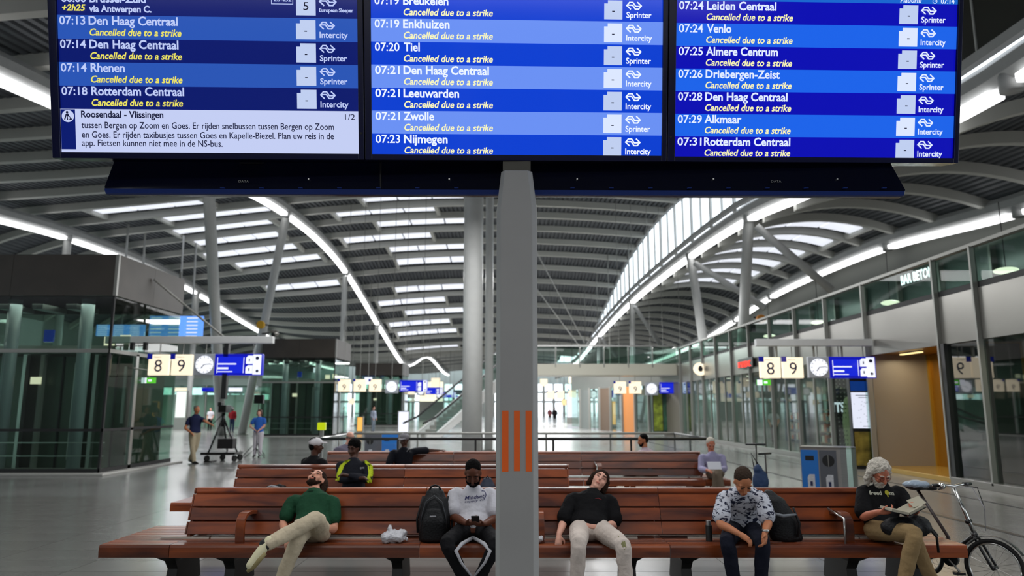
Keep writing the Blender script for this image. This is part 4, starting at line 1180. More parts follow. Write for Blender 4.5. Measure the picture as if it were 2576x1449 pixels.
B1 = bench('nearest long slatted wooden bench, with five people seated on it', -3.92, 4.32, -3.27, 3.72, 7.17, [-3.25, -.88, 1.5, 3.7], [-3.35, -2.78, -1.13, 1.17, 1.72, 3.35, 4.0])
armrest(B1, -2.62); armrest(B1, .27); armrest(B1, 3.25, True)
B2 = bench('second wooden bench row, left half only, with the black and yellow jacket man', -4.68, 1.15, -3.98, .82, 10.25, [-3.96, -1.55, .8], [-3.6, -1.6, .5])
B3 = bench('third wooden bench row, furthest from the camera, against the balustrade', -4.0, 3.95, -3.48, 3.55, 13.45, [-1.1, 1.3, 3.5], [-3, -.6, 1.8, 3.4])
armrest(B3, 1.6, True)

# lit boards and totems far down the hall
for i, (x, y0, y1, w, Y, c, l) in enumerate([(1015, 1092, 1036, 26, 46, 'e9edfb', 'white lit totem left of the round column'), (905, 1090, 1050, 14, 52, 'f0b25a', 'small orange lit panel left of the white totem'),
        (455, 1050, 985, 30, 60, 'dfe8e2', 'tall pale lit panel right of the glass lift hall'), (1440, 1050, 990, 26, 80, 'e9edfb', 'pale lit board seen right of the post'), (1540, 1068, 1010, 16, 62, 'f0b25a', 'narrow orange lit panel right of the post'), (745, 1085, 1040, 30, 50, 'b8c25a', 'yellow green lit panel behind the second kiosk'), (1085, 1010, 960, 60, 110, 'f3f1d8', 'wide cream lit board at the far end left of the column')]):
    a = PY(x - w / 2, y0, Y); b_ = PY(x + w / 2, y1, Y); t = thing('lit_board', l, 'board', (a.x, Y, 0)); ww = b_.x - a.x
    MB().mm((-.06, 0, 0), (ww + .06, .2, b_.z + .06)).build('frame', M_MULL, t); MB().mm((0, -.02, max(.1, a.z)), (ww, 0, b_.z)).build('lit_face', emat('lit_' + c, c, 1.3), t)

# small lit boards hanging in the far half of the hall
FAR = [(862, 962, 60, 20), (926, 958, 66, 18), (1022, 968, 78, 16), (1062, 975, 88, 18), (1096, 962, 96, 22), (1132, 985, 92, 16), (884, 1010, 72, 14), (975, 1012, 84, 12), (1368, 962, 92, 18), (1402, 975, 84, 16), (1440, 955, 74, 18), (1474, 958, 68, 20), (1506, 955, 64, 20), (1536, 968, 60, 16), (1590, 962, 56, 18), (1420, 1012, 96, 14)]
for i, (x, y, Y, w) in enumerate(FAR):
    p = PY(x, y, Y); ww = w * Y / 1820
    side = 'left' if x < 1250 else 'right'; k = i + 1 if i < 8 else i - 7
    t = thing('hanging_board', 'blurred small lit hanging board %s of the post, %s' % (side, ['nearest the kiosk edge', 'second along', 'third along', 'fourth along', 'widest and brightest', 'closest to the column or post', 'lower, small', 'lowest and smallest'][k - 1] if i < 8 else ['nearest the post', 'second from the post', 'third from the post', 'fourth from the post', 'fifth from the post', 'sixth from the post', 'furthest from the post', 'small low one'][k - 1]), 'board', p)
    MB().mm((-ww / 2, 0, -ww / 2), (ww / 2, .15, ww / 2)).build('lit_box', [M_SIGN, M_WHT, M_SIGN, emat('sign_warm', 'ffe2a8', 1.2)][i % 4], t)
    MB().tube([V((0, .07, ww / 2)), V((0, .07, top_z(p.x, Y) - p.z + .43))], .03, 6).build('hanger', M_MULL, t)
# ------------------------------------------------------------------ people
def remesh(o, vox, sm=4, disp=0.0, dsc=0.08):
    r = o.modifiers.new('remesh', 'REMESH'); r.mode = 'VOXEL'; r.voxel_size = vox; r.use_smooth_shade = True
    m = o.modifiers.new('smooth', 'SMOOTH'); m.factor = 0.5; m.iterations = sm
    if disp:
        t = bpy.data.textures.get('folds%d' % int(dsc * 1000)) or bpy.data.textures.new('folds%d' % int(dsc * 1000), 'CLOUDS')
        t.noise_scale = dsc; t.noise_depth = 2
        d = o.modifiers.new('folds', 'DISPLACE'); d.texture = t; d.strength = disp; d.mid_level = 0.5
        d.texture_coords = 'LOCAL'


def eloft(mb, secs, n=16):
    R = []
    def ring(c, a, b_): return [c + a * cos(2 * pi * k / n) + b_ * sin(2 * pi * k / n) for k in range(n)]
    c0, a0, b0 = secs[0]; c1 = secs[1][0]; d = (c0 - c1).normalized(); r = min(a0.length, b0.length)
    for an in (75, 40): R.append(ring(c0 + d * r * .6 * sin(radians(an)), a0 * cos(radians(an)), b0 * cos(radians(an))))
    for i in range(len(secs) - 1):
        for k in range(3):
            t = k / 3; tt = t * t * (3 - 2 * t)
            R.append(ring(secs[i][0].lerp(secs[i + 1][0], t), secs[i][1].lerp(secs[i + 1][1], tt), secs[i][2].lerp(secs[i + 1][2], tt)))
    c0, a0, b0 = secs[-1]; c1 = secs[-2][0]; d = (c0 - c1).normalized(); r = min(a0.length, b0.length)
    R.append(ring(c0, a0, b0))
    for an in (40, 75): R.append(ring(c0 + d * r * .6 * sin(radians(an)), a0 * cos(radians(an)), b0 * cos(radians(an))))
    mb.rings(R)


def torso(mb, J, g, s, up_to_neck=True, hem=0.0, wide=1.0):
    """g = inflation in metres"""
    pel, neck = J['pel'], J['neck']; up = (neck - pel).normalized()
    sdh = (J['hr'] - J['hl']); sdh = (sdh - up * sdh.dot(up)).normalized()
    sds = (J['sr'] - J['sl']); shw = sds.length / 2; sds = (sds - up * sds.dot(up)).normalized()
    L = (neck - pel).length
    bend = J.get('bend', 0.03)
    def sec(f, a, b_, off=0.0):
        sd = sdh.lerp(sds, min(1, max(0, f))).normalized(); fr = sd.cross(up).normalized()
        c = pel + up * L * f + fr * (off - bend * 4 * f * (1 - f))
        return (c, sd * (a * s * wide + g), fr * (b_ * s + g))
    S_ = [sec(-.14 - hem, .155, .105) if g < 0 else sec(-.06 - hem, .150, .100), sec(0, .165, .115), sec(.3, .148, .105), sec(.6, .16, .112), sec(.8, min(.175, shw / s * .98), .10), sec(.93, .115, .075), sec(1.0, .062, .058)]
    if not up_to_neck: S_ = S_[:-1] + [sec(.985, .072, .065)]
    eloft(mb, S_)
    return up, sds, sds.cross(up).normalized()


def hand(mb, w, d, n, curl=40, s=1.0, side=1, spread=0.0):
    """w wrist, d direction of the fingers, n palm normal (fingers curl towards it), side = +1/-1 thumb side"""
    d = V(d).normalized(); n = V(n); n = (n - d * n.dot(d)).normalized(); x = d.cross(n).normalized() * side
    mb.limb([w, w + d * .045 * s, w + d * .085 * s], [.024 * s, .030 * s, .027 * s], 10)
    for q in (-.026, -.009, .009, .025): mb.limb([w + d * .03 * s + x * q * .6 * s, w + d * .088 * s + x * q * s], [.015 * s, .0115 * s], 8)
    for i, (q, L) in enumerate([(-.027, .062), (-.009, .076), (.010, .080), (.028, .072)]):
        p = w + d * .088 * s + x * q * s; pts = [p]; a = 0
        for L2, k in ((.45, .7), (.3, 1.0), (.25, .8)):
            a += radians(curl) * k; dd = d * cos(a) + n * sin(a) + x * spread * (i - 1.5) * .15
            p = p + dd.normalized() * L * L2 * s; pts.append(p)
        mb.limb(pts, [.0098 * s, .009 * s, .0082 * s, .0072 * s], 8)
    p = w + d * .03 * s + x * .026 * s; q = p + (d * .6 + x * .75 + n * .3).normalized() * .038 * s; r = q + (d * .85 + x * .1 + n * .5).normalized() * .034 * s
    mb.limb([p, q, r], [.014 * s, .0115 * s, .009 * s], 8)


def person(label, J, skin, face, shirt, pants, shoes, hair, sleeve=.5, vox=.012, s=1.0, g=.018, fold=.0, hands=None, loc=None, head_s=1.0, beard=None, cap=None, lookdetail=True, hem=0.0, collar=None, pr=1.0, cuff=1.15):
    o_ = V((J['pel'].x, J['pel'].y, 0)) if loc is None else V(loc)
    t = thing('person', label, 'person', o_)
    hands = hands or {}
    c = J['head']; f = V(face[0]).normalized(); u = V(face[1]); u = (u - f * u.dot(f)).normalized(); sd = f.cross(u).normalized(); h = head_s * s
    HM = Matrix((sd, f, u)).transposed()
    def hp(a, b_, e): return c + (sd * a + f * b_ + u * e) * h
    # --- body, one continuous skin
    mb = MB()
    torso(mb, J, -.004, s)
    mb.limb([J['neck'] - (c - J['neck']) * .2, J['neck'], hp(0, -.02, -.06)], [.06 * s, .056 * s, .055 * s], 14)
    mb.ell(hp(0, -.012, .03), .076 * h, .097 * h, .090 * h, HM, 18, 12)
    mb.ell(hp(0, .018, -.035), .062 * h, .070 * h, .084 * h, HM, 16, 10)
    mb.ell(hp(0, .062, -.095), .030 * h, .024 * h, .022 * h, HM)
    for q in (-1, 1):
        mb.ell(hp(q * .078, -.005, -.005), .010 * h, .020 * h, .034 * h, HM, 10, 6)
        mb.ell(hp(q * .033, .070, .028), .030 * h, .018 * h, .012 * h, HM, 10, 6)
        mb.ell(hp(q * .040, .066, -.030), .026 * h, .020 * h, .026 * h, HM, 10, 6)
    mb.limb([hp(0, .086, .018), hp(0, .104, -.012), hp(0, .112, -.030)], [.010 * h, .013 * h, .017 * h], 10)
    mb.ell(hp(0, .086, -.066), .028 * h, .012 * h, .012 * h, HM, 10, 6)
    for k in 'lr':
        S_, E_, W_ = J['s' + k], J['e' + k], J['w' + k]
        mb.limb([S_, S_.lerp(E_, .5), E_, E_.lerp(W_, .35), W_], [.050 * s, .046 * s, .040 * s, .040 * s, .026 * s], 12)
        hd = hands.get(k, {})
        d = V(hd['d']) if 'd' in hd else (W_ - E_)
        nn = V(hd.get('n', (0, -.2, -1)))
        hand(mb, W_, d, nn, hd.get('curl', 30), s, hd.get('side', 1 if k == 'l' else -1))
        H_, K_, A_ = J['h' + k], J['k' + k], J['a' + k]
        mb.limb([H_, H_.lerp(K_, .5), K_, K_.lerp(A_, .35), A_], [.080 * s, .068 * s, .052 * s, .050 * s, .034 * s], 12)
        mb.limb([A_ + V((0, 0, 0)), J['t' + k]], [.036 * s, .03 * s], 10)
    b = bld(mb, 'body', skin, t); remesh(b, vox, 3)
    # --- shirt
    mb = MB(); up, sds, fr = torso(mb, J, g, s, False, hem)
    for k in 'lr':
        S_, E_, W_ = J['s' + k], J['e' + k], J['w' + k]; r0 = .050 * s + g
        inn = S_.lerp(J['neck'], .35) - up * .04 * s
        if sleeve <= 1: mb.limb([inn, S_, S_.lerp(E_, sleeve)], [r0 * 1.02, r0 * 1.0, (.046 * s + g) * cuff], 14)
        else: mb.limb([inn, S_, S_.lerp(E_, .5), E_, E_.lerp(W_, .5), E_.lerp(W_, sleeve - 1)], [r0 * 1.02, r0 * 1.0, r0 * .95, .043 * s + g, .04 * s + g * .9, .03 * s + g * .7], 14)
    sh = bld(mb, 'shirt', shirt, t); remesh(sh, vox, 3, fold)
    # --- trousers
    mb = MB(); pel = J['pel']; sdh = (J['hr'] - J['hl']).normalized(); upp = (J['neck'] - pel).normalized(); frr = sdh.cross(upp).normalized()
    eloft(mb, [(pel - upp * .10 * s, sdh * .15 * s, frr * .10 * s), (pel, sdh * (.168 * s + .012), frr * (.115 * s + .012)), (pel + upp * .05 * s, sdh * (.150 * s + .004), frr * (.100 * s + .0))])
    for k in 'lr':
        H_, K_, A_ = J['h' + k], J['k' + k], J['a' + k]
        mb.limb([H_, H_.lerp(K_, .5), K_, K_.lerp(A_, .4), K_.lerp(A_, .93)], [.092 * s * pr, .082 * s * pr, .066 * s * pr, .062 * s * pr, .054 * s * pr], 14)
    pt = bld(mb, 'trousers', pants, t); remesh(pt, vox, 3, fold)
    # --- shoes
    for k in 'lr':
        A_, T_ = J['a' + k], J['t' + k]; d = (T_ - A_).normalized(); mb = MB()
        hl = A_ - d * .05 * s
        mb.limb([hl - (V((0, 0, .02)) if abs(d.z) < .5 else d * 0), A_ + d * .08 * s, T_ + d * .03], [.042 * s, .046 * s, .038 * s], 12)
        mb.limb([A_ + (J['k' + k] - A_).normalized() * .03, A_], [.040 * s, .040 * s], 10)
        so = bld(mb, 'shoe', shoes, t); remesh(so, max(.01, vox), 2)
    # --- hair
    if hair:
        st, hm = hair; mb = MB(); dp = .012
        if st in ('short', 'curly', 'long', 'bob'):
            e = {'short': 0, 'curly': .014, 'long': .01, 'bob': .01}[st]
            mb.ell(hp(0, -.028, .056), (.083 + e) * h, (.093 + e) * h, (.079 + e) * h, HM, 18, 12)
            mb.ell(hp(0, -.055, .0), (.072 + e * .6) * h, (.058 + e) * h, .075 * h, HM, 16, 10)
        if st == 'crew':
            mb.ell(hp(0, -.026, .052), .080 * h, .093 * h, .080 * h, HM, 18, 12); dp = .004
        if st == 'long':
            for q in (-1, 1):
                mb.limb([hp(q * .06, .0, .06), hp(q * .088, -.015, -.0), hp(q * .098, -.015, -.08), hp(q * .092, .0, -.15)], [.042 * h, .038 * h, .036 * h, .022 * h], 10)
            mb.limb([hp(0, -.09, .02), hp(0, -.09, -.12)], [.07 * h, .06 * h], 12)
            dp = .03
        if st == 'bob':
            for q in (-1, 1): mb.limb([hp(q * .07, -.01, .04), hp(q * .085, -.01, -.07)], [.035 * h, .028 * h], 10)
            mb.limb([hp(0, -.08, .0), hp(0, -.08, -.09)], [.07 * h, .06 * h], 12)
        if st == 'ring':
            for q in (-1, 1): mb.ell(hp(q * .07, -.035, .01), .018 * h, .05 * h, .03 * h, HM)
            mb.ell(hp(0, -.09, .0), .06 * h, .02 * h, .03 * h, HM)
        if st == 'beanie':
            mb.ell(hp(0, -.03, .05), .088 * h, .10 * h, .085 * h, HM, 18, 12); mb.limb([hp(-.05, -.05, .04), hp(-.085, -.05, -.02), hp(-.10, -.05, -.11)], [.05 * h, .045 * h, .03 * h], 10); dp = .02
        ho = bld(mb, 'hair', hm, t); remesh(ho, max(.009, vox * .9), 2, dp, .03 if st != 'short' else .015)
    if beard:
        mb = MB(); mb.ell(hp(0, .052, -.088), .052 * h, .046 * h, .042 * h * (1.5 if beard[1] else .8), HM, 14, 8)
        for q in (-1, 1): mb.limb([hp(q * .045, .05, -.08), hp(q * .066, .02, -.04)], [.022 * h, .014 * h], 8)
        mb.limb([hp(-.03, .088, -.055), hp(0, .095, -.05), hp(.03, .088, -.055)], [.008 * h, .010 * h, .008 * h], 8)
        ho = bld(mb, 'beard', beard[0], t); remesh(ho, max(.008, vox * .9), 2, .014, .02)
    if cap:
        mb = MB(); mb.ell(hp(0, -.012, .055), .092 * h, .108 * h, .078 * h, HM, 20, 12)
        mb.prism([hp(a, b_, .05) for a, b_ in ((-.07, .06), (-.062, .13), (-.03, .165), (.03, .165), (.062, .13), (.07, .06))], u * .014)
        bld(mb, 'cap', cap, t, smooth=False)
    if lookdetail:
        M_L = mat('lash_dark', '160d0a', .6)
        for q in (-1, 1):
            mb = MB(); mb.ell(hp(q * .032, .086, .004), .015 * h, .005 * h, .0035 * h, HM, 10, 5); bld(mb, 'eyelashes', M_L, t)
            mb = MB(); mb.limb([hp(q * .015, .090, .030), hp(q * .034, .090, .036), hp(q * .050, .080, .030)], [.004 * h, .005 * h, .003 * h], 8); bld(mb, 'eyebrow', hair[1] if hair else M_L, t)
        mb = MB(); mb.ell(hp(0, .094, -.066), .022 * h, .007 * h, .008 * h, HM, 12, 6); bld(mb, 'lips', mat('lips_' + skin.name, tuple(a * b_ for a, b_ in zip(skin.node_tree.nodes['Principled BSDF'].inputs['Base Color'].default_value[:3], (.8, .45, .42))), .4), t)
    if collar:
        mb = MB(); cen = J['neck']; n = (c - cen).normalized()
        pts = [cen + (sds * cos(a) * .078 + fr * sin(a) * .078) * s + n * .012 - up * (.035 * max(0, sin(a))) for a in [2 * pi * k / 16 for k in range(17)]]
        mb.tube(pts, .014 * s, 8); bld(mb, 'collar', collar, t, smooth=True)
    return t, dict(body=b, shirt=sh, trousers=pt, up=up, side=sds, front=fr)


def project(mb, target, d=(0, 1, 0), back=.6, off=.004):
    """lay a flat mesh onto a garment by ray casting along d"""
    bpy.context.view_layer.update()
    from mathutils.bvhtree import BVHTree
    dg = bpy.context.evaluated_depsgraph_get()
    ev = target.evaluated_get(dg); me = ev.to_mesh(); W_ = target.matrix_world
    bvh = BVHTree.FromPolygons([W_ @ v.co for v in me.vertices], [tuple(p.vertices) for p in me.polygons]); ev.to_mesh_clear()
    d = V(d).normalized(); out = []; last = None
    for v in mb.v:
        h = bvh.ray_cast(v - d * back, d)
        if h[0] is not None: last = (h[0] - v).dot(d); out.append(h[0] - d * off)
        else: out.append(v + d * (last or 0) - d * off)
    mb.v = out
    return mb


def skin(name, col): return mat('skin_' + name, col, .5, var=.06, vscale=8, spec=.35)


def cloth(name, col, rough=.85, bump=.25, bs=26, var=.08): return mat('cloth_' + name, col, rough, bump=bump, bscale=bs, var=var, vscale=6, spec=.2)


M_STR = cloth('stripe', 'a9a9ae')
SK_A = skin('fair', 'c98f76'); SK_B = skin('dark', '5b3322'); SK_C = skin('rosy', 'd6a08c'); SK_D = skin('tan', 'b0714e'); SK_E = skin('ruddy', 'b86f55'); SK_F = skin('brown', '4a2c20')
H_BLK = mat('hair_black', '060505', .9, spec=.12, bump=.8, bscale=60); H_BRN = mat('hair_brown', '2a1c14', .9, spec=.12, bump=.8, bscale=60); H_WHT = mat('hair_white', 'c9c2b6', .9, spec=.12, bump=.9, bscale=50); H_GRY = mat('hair_grey', '6f6a64', .9, spec=.12, bump=.8, bscale=50)
H_BB = mat('hair_brown_grey', '3c3028', .9, spec=.12, bump=.8, bscale=60)


def dct(**k): return {a: (PY(*v) if isinstance(v, tuple) and len(v) == 3 else v) for a, v in k.items()}


# 1: man in green polo asleep, head back, legs crossed
J = dct(pel=(784, 1322, 7.36), neck=(791, 1240, 7.56), head=(795, 1208, 7.70), sl=(735, 1263, 7.52), sr=(838, 1263, 7.52), el=(712, 1318, 7.42), er=(840, 1330, 7.40), wl=(722, 1350, 7.18), wr=(806, 1330, 7.10),
        hl=(762, 1333, 7.32), hr=(808, 1338, 7.32), kl=(752, 1352, 6.88), kr=(793, 1306, 6.92), al=(705, 1462, 6.88), ar=(668, 1372, 6.62), tl=(690, 1490, 6.72), tr=(636, 1414, 6.56))
M_CREAM = cloth('cream', 'b9ac94'); M_GREEN = cloth('green', '17402a', bs=30); M_SHOEW = mat('shoe_white', 'cfc9a6', .6)
t1, P1 = person('man in green polo and beige trousers asleep with head thrown back', J, SK_A, ((-.05, -.62, .78), (.12, .78, .62)), M_GREEN, M_CREAM, M_SHOEW, ('beanie', H_BRN), sleeve=.62, vox=.0085, fold=.016, collar=cloth('darkgreen', '0f2a1a'), beard=(H_BRN, 0),
                hands=dict(l=dict(d=(.3, -.6, -.7), n=(.3, .3, -1)), r=dict(d=(-.9, -.2, -.1), n=(0, 0, -1), curl=25)), pr=1.1)
mb = MB(); a = PY(655, 1378, 6.62); bld(MB().limb([PY(664, 1368, 6.62), PY(671, 1373, 6.62)], [.04, .042], 10), 'sock', M_BLACK, t1)
bld(MB().tube([PY(668, 1392, 6.58), PY(652, 1408, 6.56), PY(636, 1426, 6.545), PY(622, 1438, 6.54)], [.016, .024, .026, .014], 10), 'sole', mat('sole_tan', '84784f', .7), t1, smooth=True)
# 2: man in white T-shirt looking at phone
J = dct(pel=(1190, 1322, 7.38), neck=(1190, 1228, 7.50), head=(1190, 1190, 7.38), sl=(1143, 1243, 7.50), sr=(1238, 1243, 7.50), el=(1143, 1300, 7.38), er=(1246, 1303, 7.38), wl=(1172, 1316, 7.10), wr=(1218, 1318, 7.10),
        hl=(1168, 1333, 7.34), hr=(1214, 1333, 7.34), kl=(1124, 1366, 6.86), kr=(1248, 1366, 6.86), al=(1178, 1478, 6.90), ar=(1196, 1478, 6.90), tl=(1165, 1505, 6.76), tr=(1212, 1505, 6.76))
M_WTEE = cloth('white', 'c4c3ca', bs=24)
t2, P2 = person('man in white printed T-shirt and black trousers bent over his phone', J, SK_B, ((0, -.80, -.60), (0, -.60, .80)), M_WTEE, cloth('black', '0d0d10'), mat('shoe_black', '101012', .5), ('crew', H_BLK), sleeve=.66, vox=.0085, fold=.012, beard=(H_BLK, 0), cuff=1.3,
                hands=dict(l=dict(d=(.75, -.45, .15), n=(.2, 0, .9), curl=38), r=dict(d=(-.75, -.45, .15), n=(-.2, 0, .9), curl=38)), pr=1.0)
for K_, A_, q in ((J['kl'], J['al'], 1), (J['kr'], J['ar'], -1)):
    H_ = J['hl'] if q > 0 else J['hr']
    pts = [PY(1190, 1352, 7.1), PY(1190 - q * 28, 1368, 6.88), PY(1190 - q * 43, 1386, 6.80), PY(1190 - q * 30, 1415, 6.81), PY(1190 - q * 4, 1449, 6.83)]
    mb = MB(); mb.tube(pts, [.016, .018, .018, .012, .01], 8); bld(mb, 'side_stripe', M_STR, t2, smooth=True)
a = PY(1186, 1262, 7.36); mb = MB(); u = V((.98, 0, .1)); w = V((-.1, 0, .99))
text(mb, 'Mindset', PY(1166, 1263, 7.2), u, w, .035, .20, .01, .3); text(mb, 'supply co.', PY(1166, 1270, 7.2), u, w, .02, .21, .0, .3)
c0 = PY(1212, 1251, 7.2)
for k in range(9):
    a1 = radians(-70 + 20 * k); a2 = a1 + radians(20); mb.add([c0 + V((cos(a) * r * .9, 0, sin(a) * r)) for a, r in ((a1, .032), (a2, .032), (a2, .040), (a1, .040))], [(0, 1, 2, 3)])
bld(project(mb, P2['shirt']), 'shirt_print', M_INK, t2, fixn=False)
ph = thing('phone', 'dark phone in the hands of the man in the white T-shirt', 'phone', PY(1196, 1306, 6.98))
MB().box((0, 0, 0), (.075, .010, .15), Matrix.Rotation(radians(62), 3, 'X')).build('case', M_BLACK, ph, bevel=.003)
MB().box((0, -.0025, .006), (.068, .002, .14), Matrix.Rotation(radians(62), 3, 'X')).build('screen', mat('phone_screen', '30343c', .15), ph)
# 3: sleeper in black T-shirt, head fallen to the side
J = dct(pel=(1484, 1320, 7.36), neck=(1491, 1240, 7.55), head=(1507, 1211, 7.62), sl=(1440, 1256, 7.52), sr=(1536, 1260, 7.54), el=(1418, 1312, 7.42), er=(1546, 1318, 7.46), wl=(1406, 1345, 7.24), wr=(1524, 1322, 7.28),
        hl=(1458, 1334, 7.32), hr=(1512, 1334, 7.32), kl=(1456, 1366, 6.86), kr=(1566, 1372, 6.86), al=(1450, 1480, 6.86), ar=(1578, 1480, 6.82), tl=(1440, 1510, 6.70), tr=(1590, 1510, 6.68))
t3, P3 = person('sleeper in black T-shirt and cream trousers, head fallen to one side', J, SK_C, ((.10, -.84, .50), (.50, .42, .75)), cloth('black_tee', '09090c'), cloth('cream2', 'c2b6ad'), mat('shoe_black', '101012', .5), ('bob', H_BRN), sleeve=.8, vox=.0085, fold=.016, g=.018, cuff=1.35,
                hands=dict(l=dict(d=(-.1, -.45, -.85), n=(0, .5, -.6), curl=18), r=dict(d=(-.8, -.3, -.3), n=(0, 0, -1))), pr=1.12)
mb = MB(); c0 = PY(1512, 1262, 7.2); mb.prism([c0 + V((-.04, 0, .004)), c0 + V((0, 0, .012)), c0 + V((.04, 0, -.012)), c0 + V((0, 0, .004))], (0, .001, 0)); bld(project(mb, P3['shirt']), 'shirt_print', mat('print_red', '9c2a32', .6), t3)
mb = MB(); P_ = [(1566, 1362), (1574, 1358), (1582, 1372), (1584, 1388), (1578, 1394), (1571, 1380)]; mb.add([PY(x, y, 6.6) for x, y in P_] + [PY(1574, 1374, 6.6)], [(i, (i + 1) % 6, 6) for i in range(6)])
bld(project(mb, P3['trousers'], off=.003), 'grass_stain', mat('stain', '76754c', .85), t3)
# 4: man in patterned shirt leaning forward
J = dct(pel=(1868, 1322, 7.42), neck=(1868, 1230, 7.22), head=(1869, 1212, 7.04), sl=(1822, 1252, 7.20), sr=(1916, 1252, 7.20), el=(1812, 1318, 7.02), er=(1932, 1316, 7.02), wl=(1858, 1342, 6.84), wr=(1924, 1340, 6.84),
        hl=(1845, 1334, 7.34), hr=(1892, 1334, 7.34), kl=(1830, 1362, 6.88), kr=(1918, 1366, 6.88), al=(1850, 1480, 6.90), ar=(1914, 1480, 6.90), tl=(1840, 1512, 6.74), tr=(1925, 1512, 6.74))


def print_mat():
    m = mat('cloth_print', 'b9bcc6', .85, spec=.2); nt = m.node_tree; b = nt.nodes['Principled BSDF']
    tc = nt.nodes.new('ShaderNodeTexCoord'); mp = nt.nodes.new('ShaderNodeMapping'); mp.inputs['Scale'].default_value = (1, 1, 1.7)
    n = nt.nodes.new('ShaderNodeTexNoise'); n.inputs['Scale'].default_value = 17; n.inputs['Detail'].default_value = 2.5; n.inputs['Distortion'].default_value = 1.2
    cr = nt.nodes.new('ShaderNodeValToRGB'); e = cr.color_ramp.elements; e[0].position = .43; e[0].color = (*hx('1c2036'), 1); e[1].position = .50; e[1].color = (*hx('b9bcc6'), 1)
    nt.links.new(tc.outputs['Object'], mp.inputs[0]); nt.links.new(mp.outputs[0], n.inputs['Vector']); nt.links.new(n.outputs[0], cr.inputs[0]); nt.links.new(cr.outputs[0], b.inputs['Base Color'])
    return m


t4, P4 = person('man in white shirt with dark leaf print leaning forward over his knees', J, SK_D, ((.02, -.72, -.70), (0, -.70, .72)), print_mat(), cloth('navy', '0e1220'), mat('shoe_black', '101012', .5), ('short', H_BB), sleeve=.7, vox=.0085, fold=.014, cuff=1.35,
                hands=dict(l=dict(d=(.7, -.45, -.45), n=(.2, .2, -1), curl=32), r=dict(d=(-.25, -.4, -.8), n=(-.8, 0, -.2), curl=30)), pr=1.05)
w = PY(1926, 1335, 6.845); bld(MB().tube([w - V((.0, 0, .008)), w + V((0, 0, .012))], .033, 16), 'watch', M_STEEL, t4, smooth=True)
# 5: old man with white hair reading
J = dct(pel=(2222, 1322, 7.40), neck=(2216, 1222, 7.52), head=(2213, 1190, 7.42), sl=(2172, 1236, 7.52), sr=(2262, 1238, 7.52), el=(2172, 1300, 7.36), er=(2290, 1292, 7.34), wl=(2210, 1288, 7.08), wr=(2306, 1286, 7.06),
        hl=(2200, 1334, 7.34), hr=(2246, 1334, 7.34), kl=(2300, 1342, 6.80), kr=(2296, 1352, 6.98), al=(2272, 1470, 6.80), ar=(2350, 1472, 7.05), tl=(2262, 1500, 6.64), tr=(2372, 1505, 6.95))
M_BT = cloth('black_tee', '09090c')
t5, P5 = person('old man with long white hair and beard reading, in black lettered T-shirt', J, SK_E, ((.10, -.80, -.58), (.05, -.58, .80)), M_BT, cloth('khaki', '8a7350'), mat('shoe_brown', '2a1c12', .5), ('long', H_WHT), sleeve=.8, vox=.0085, fold=.012, beard=(H_WHT, 1), cuff=1.3,
                hands=dict(l=dict(d=(.85, -.35, .1), n=(.3, .4, .8), curl=40), r=dict(d=(-.35, -.6, .4), n=(-.8, .2, .3), curl=45)), pr=1.08)
mb = MB(); u = V((.99, 0, -.02)); text(mb, 'freed', PY(2195, 1246, 7.37), V((1, 0, .02)), V((0, 0, 1)), .035, .105, .03); text(mb, 'm', PY(2241, 1245, 7.37), V((1, 0, -.1)), V((0, 0, 1)), .035, .05, .03)
bld(project(mb, P5['shirt']), 'shirt_print', mat('print_white', 'b8b8a8', .7), t5, fixn=False)
mb = MB(); c0 = PY(2235, 1240, 7.37); mb.add([c0 + V((.022 * cos(k * pi / 6), 0, .022 * sin(k * pi / 6))) for k in range(12)], [tuple(range(12))]); mb.prism([c0 + V((-.006, 0, -.04)), c0 + V((.006, 0, -.04)), c0 + V((.004, 0, 0)), c0 + V((-.004, 0, 0))], (0, .001, 0))
bld(project(mb, P5['shirt']), 'shirt_print', mat('print_yellow', 'b9b22a', .7), t5, fixn=False)
f = V((.10, -.80, -.58)).normalized(); u = V((.05, -.58, .80)); u = (u - f * u.dot(f)).normalized(); sd = f.cross(u); c0 = J['head'] + f * .098 + u * .003
gl_ = MB()
for q in (-1, 1):
    cc = c0 + sd * q * .032; pts = [cc + sd * cos(a) * .022 + u * sin(a) * .016 for a in [2 * pi * k / 12 for k in range(13)]]; gl_.tube(pts, .0025, 5)
    gl_.tube([cc + sd * q * .022, cc + sd * q * .05 - f * .03, cc + sd * q * .05 - f * .1], .0025, 5)
gl_.tube([c0 - sd * .01, c0 + sd * .01], .0025, 5); bld(gl_, 'glasses', mat('glasses_red', '5c1f18', .4), t5)


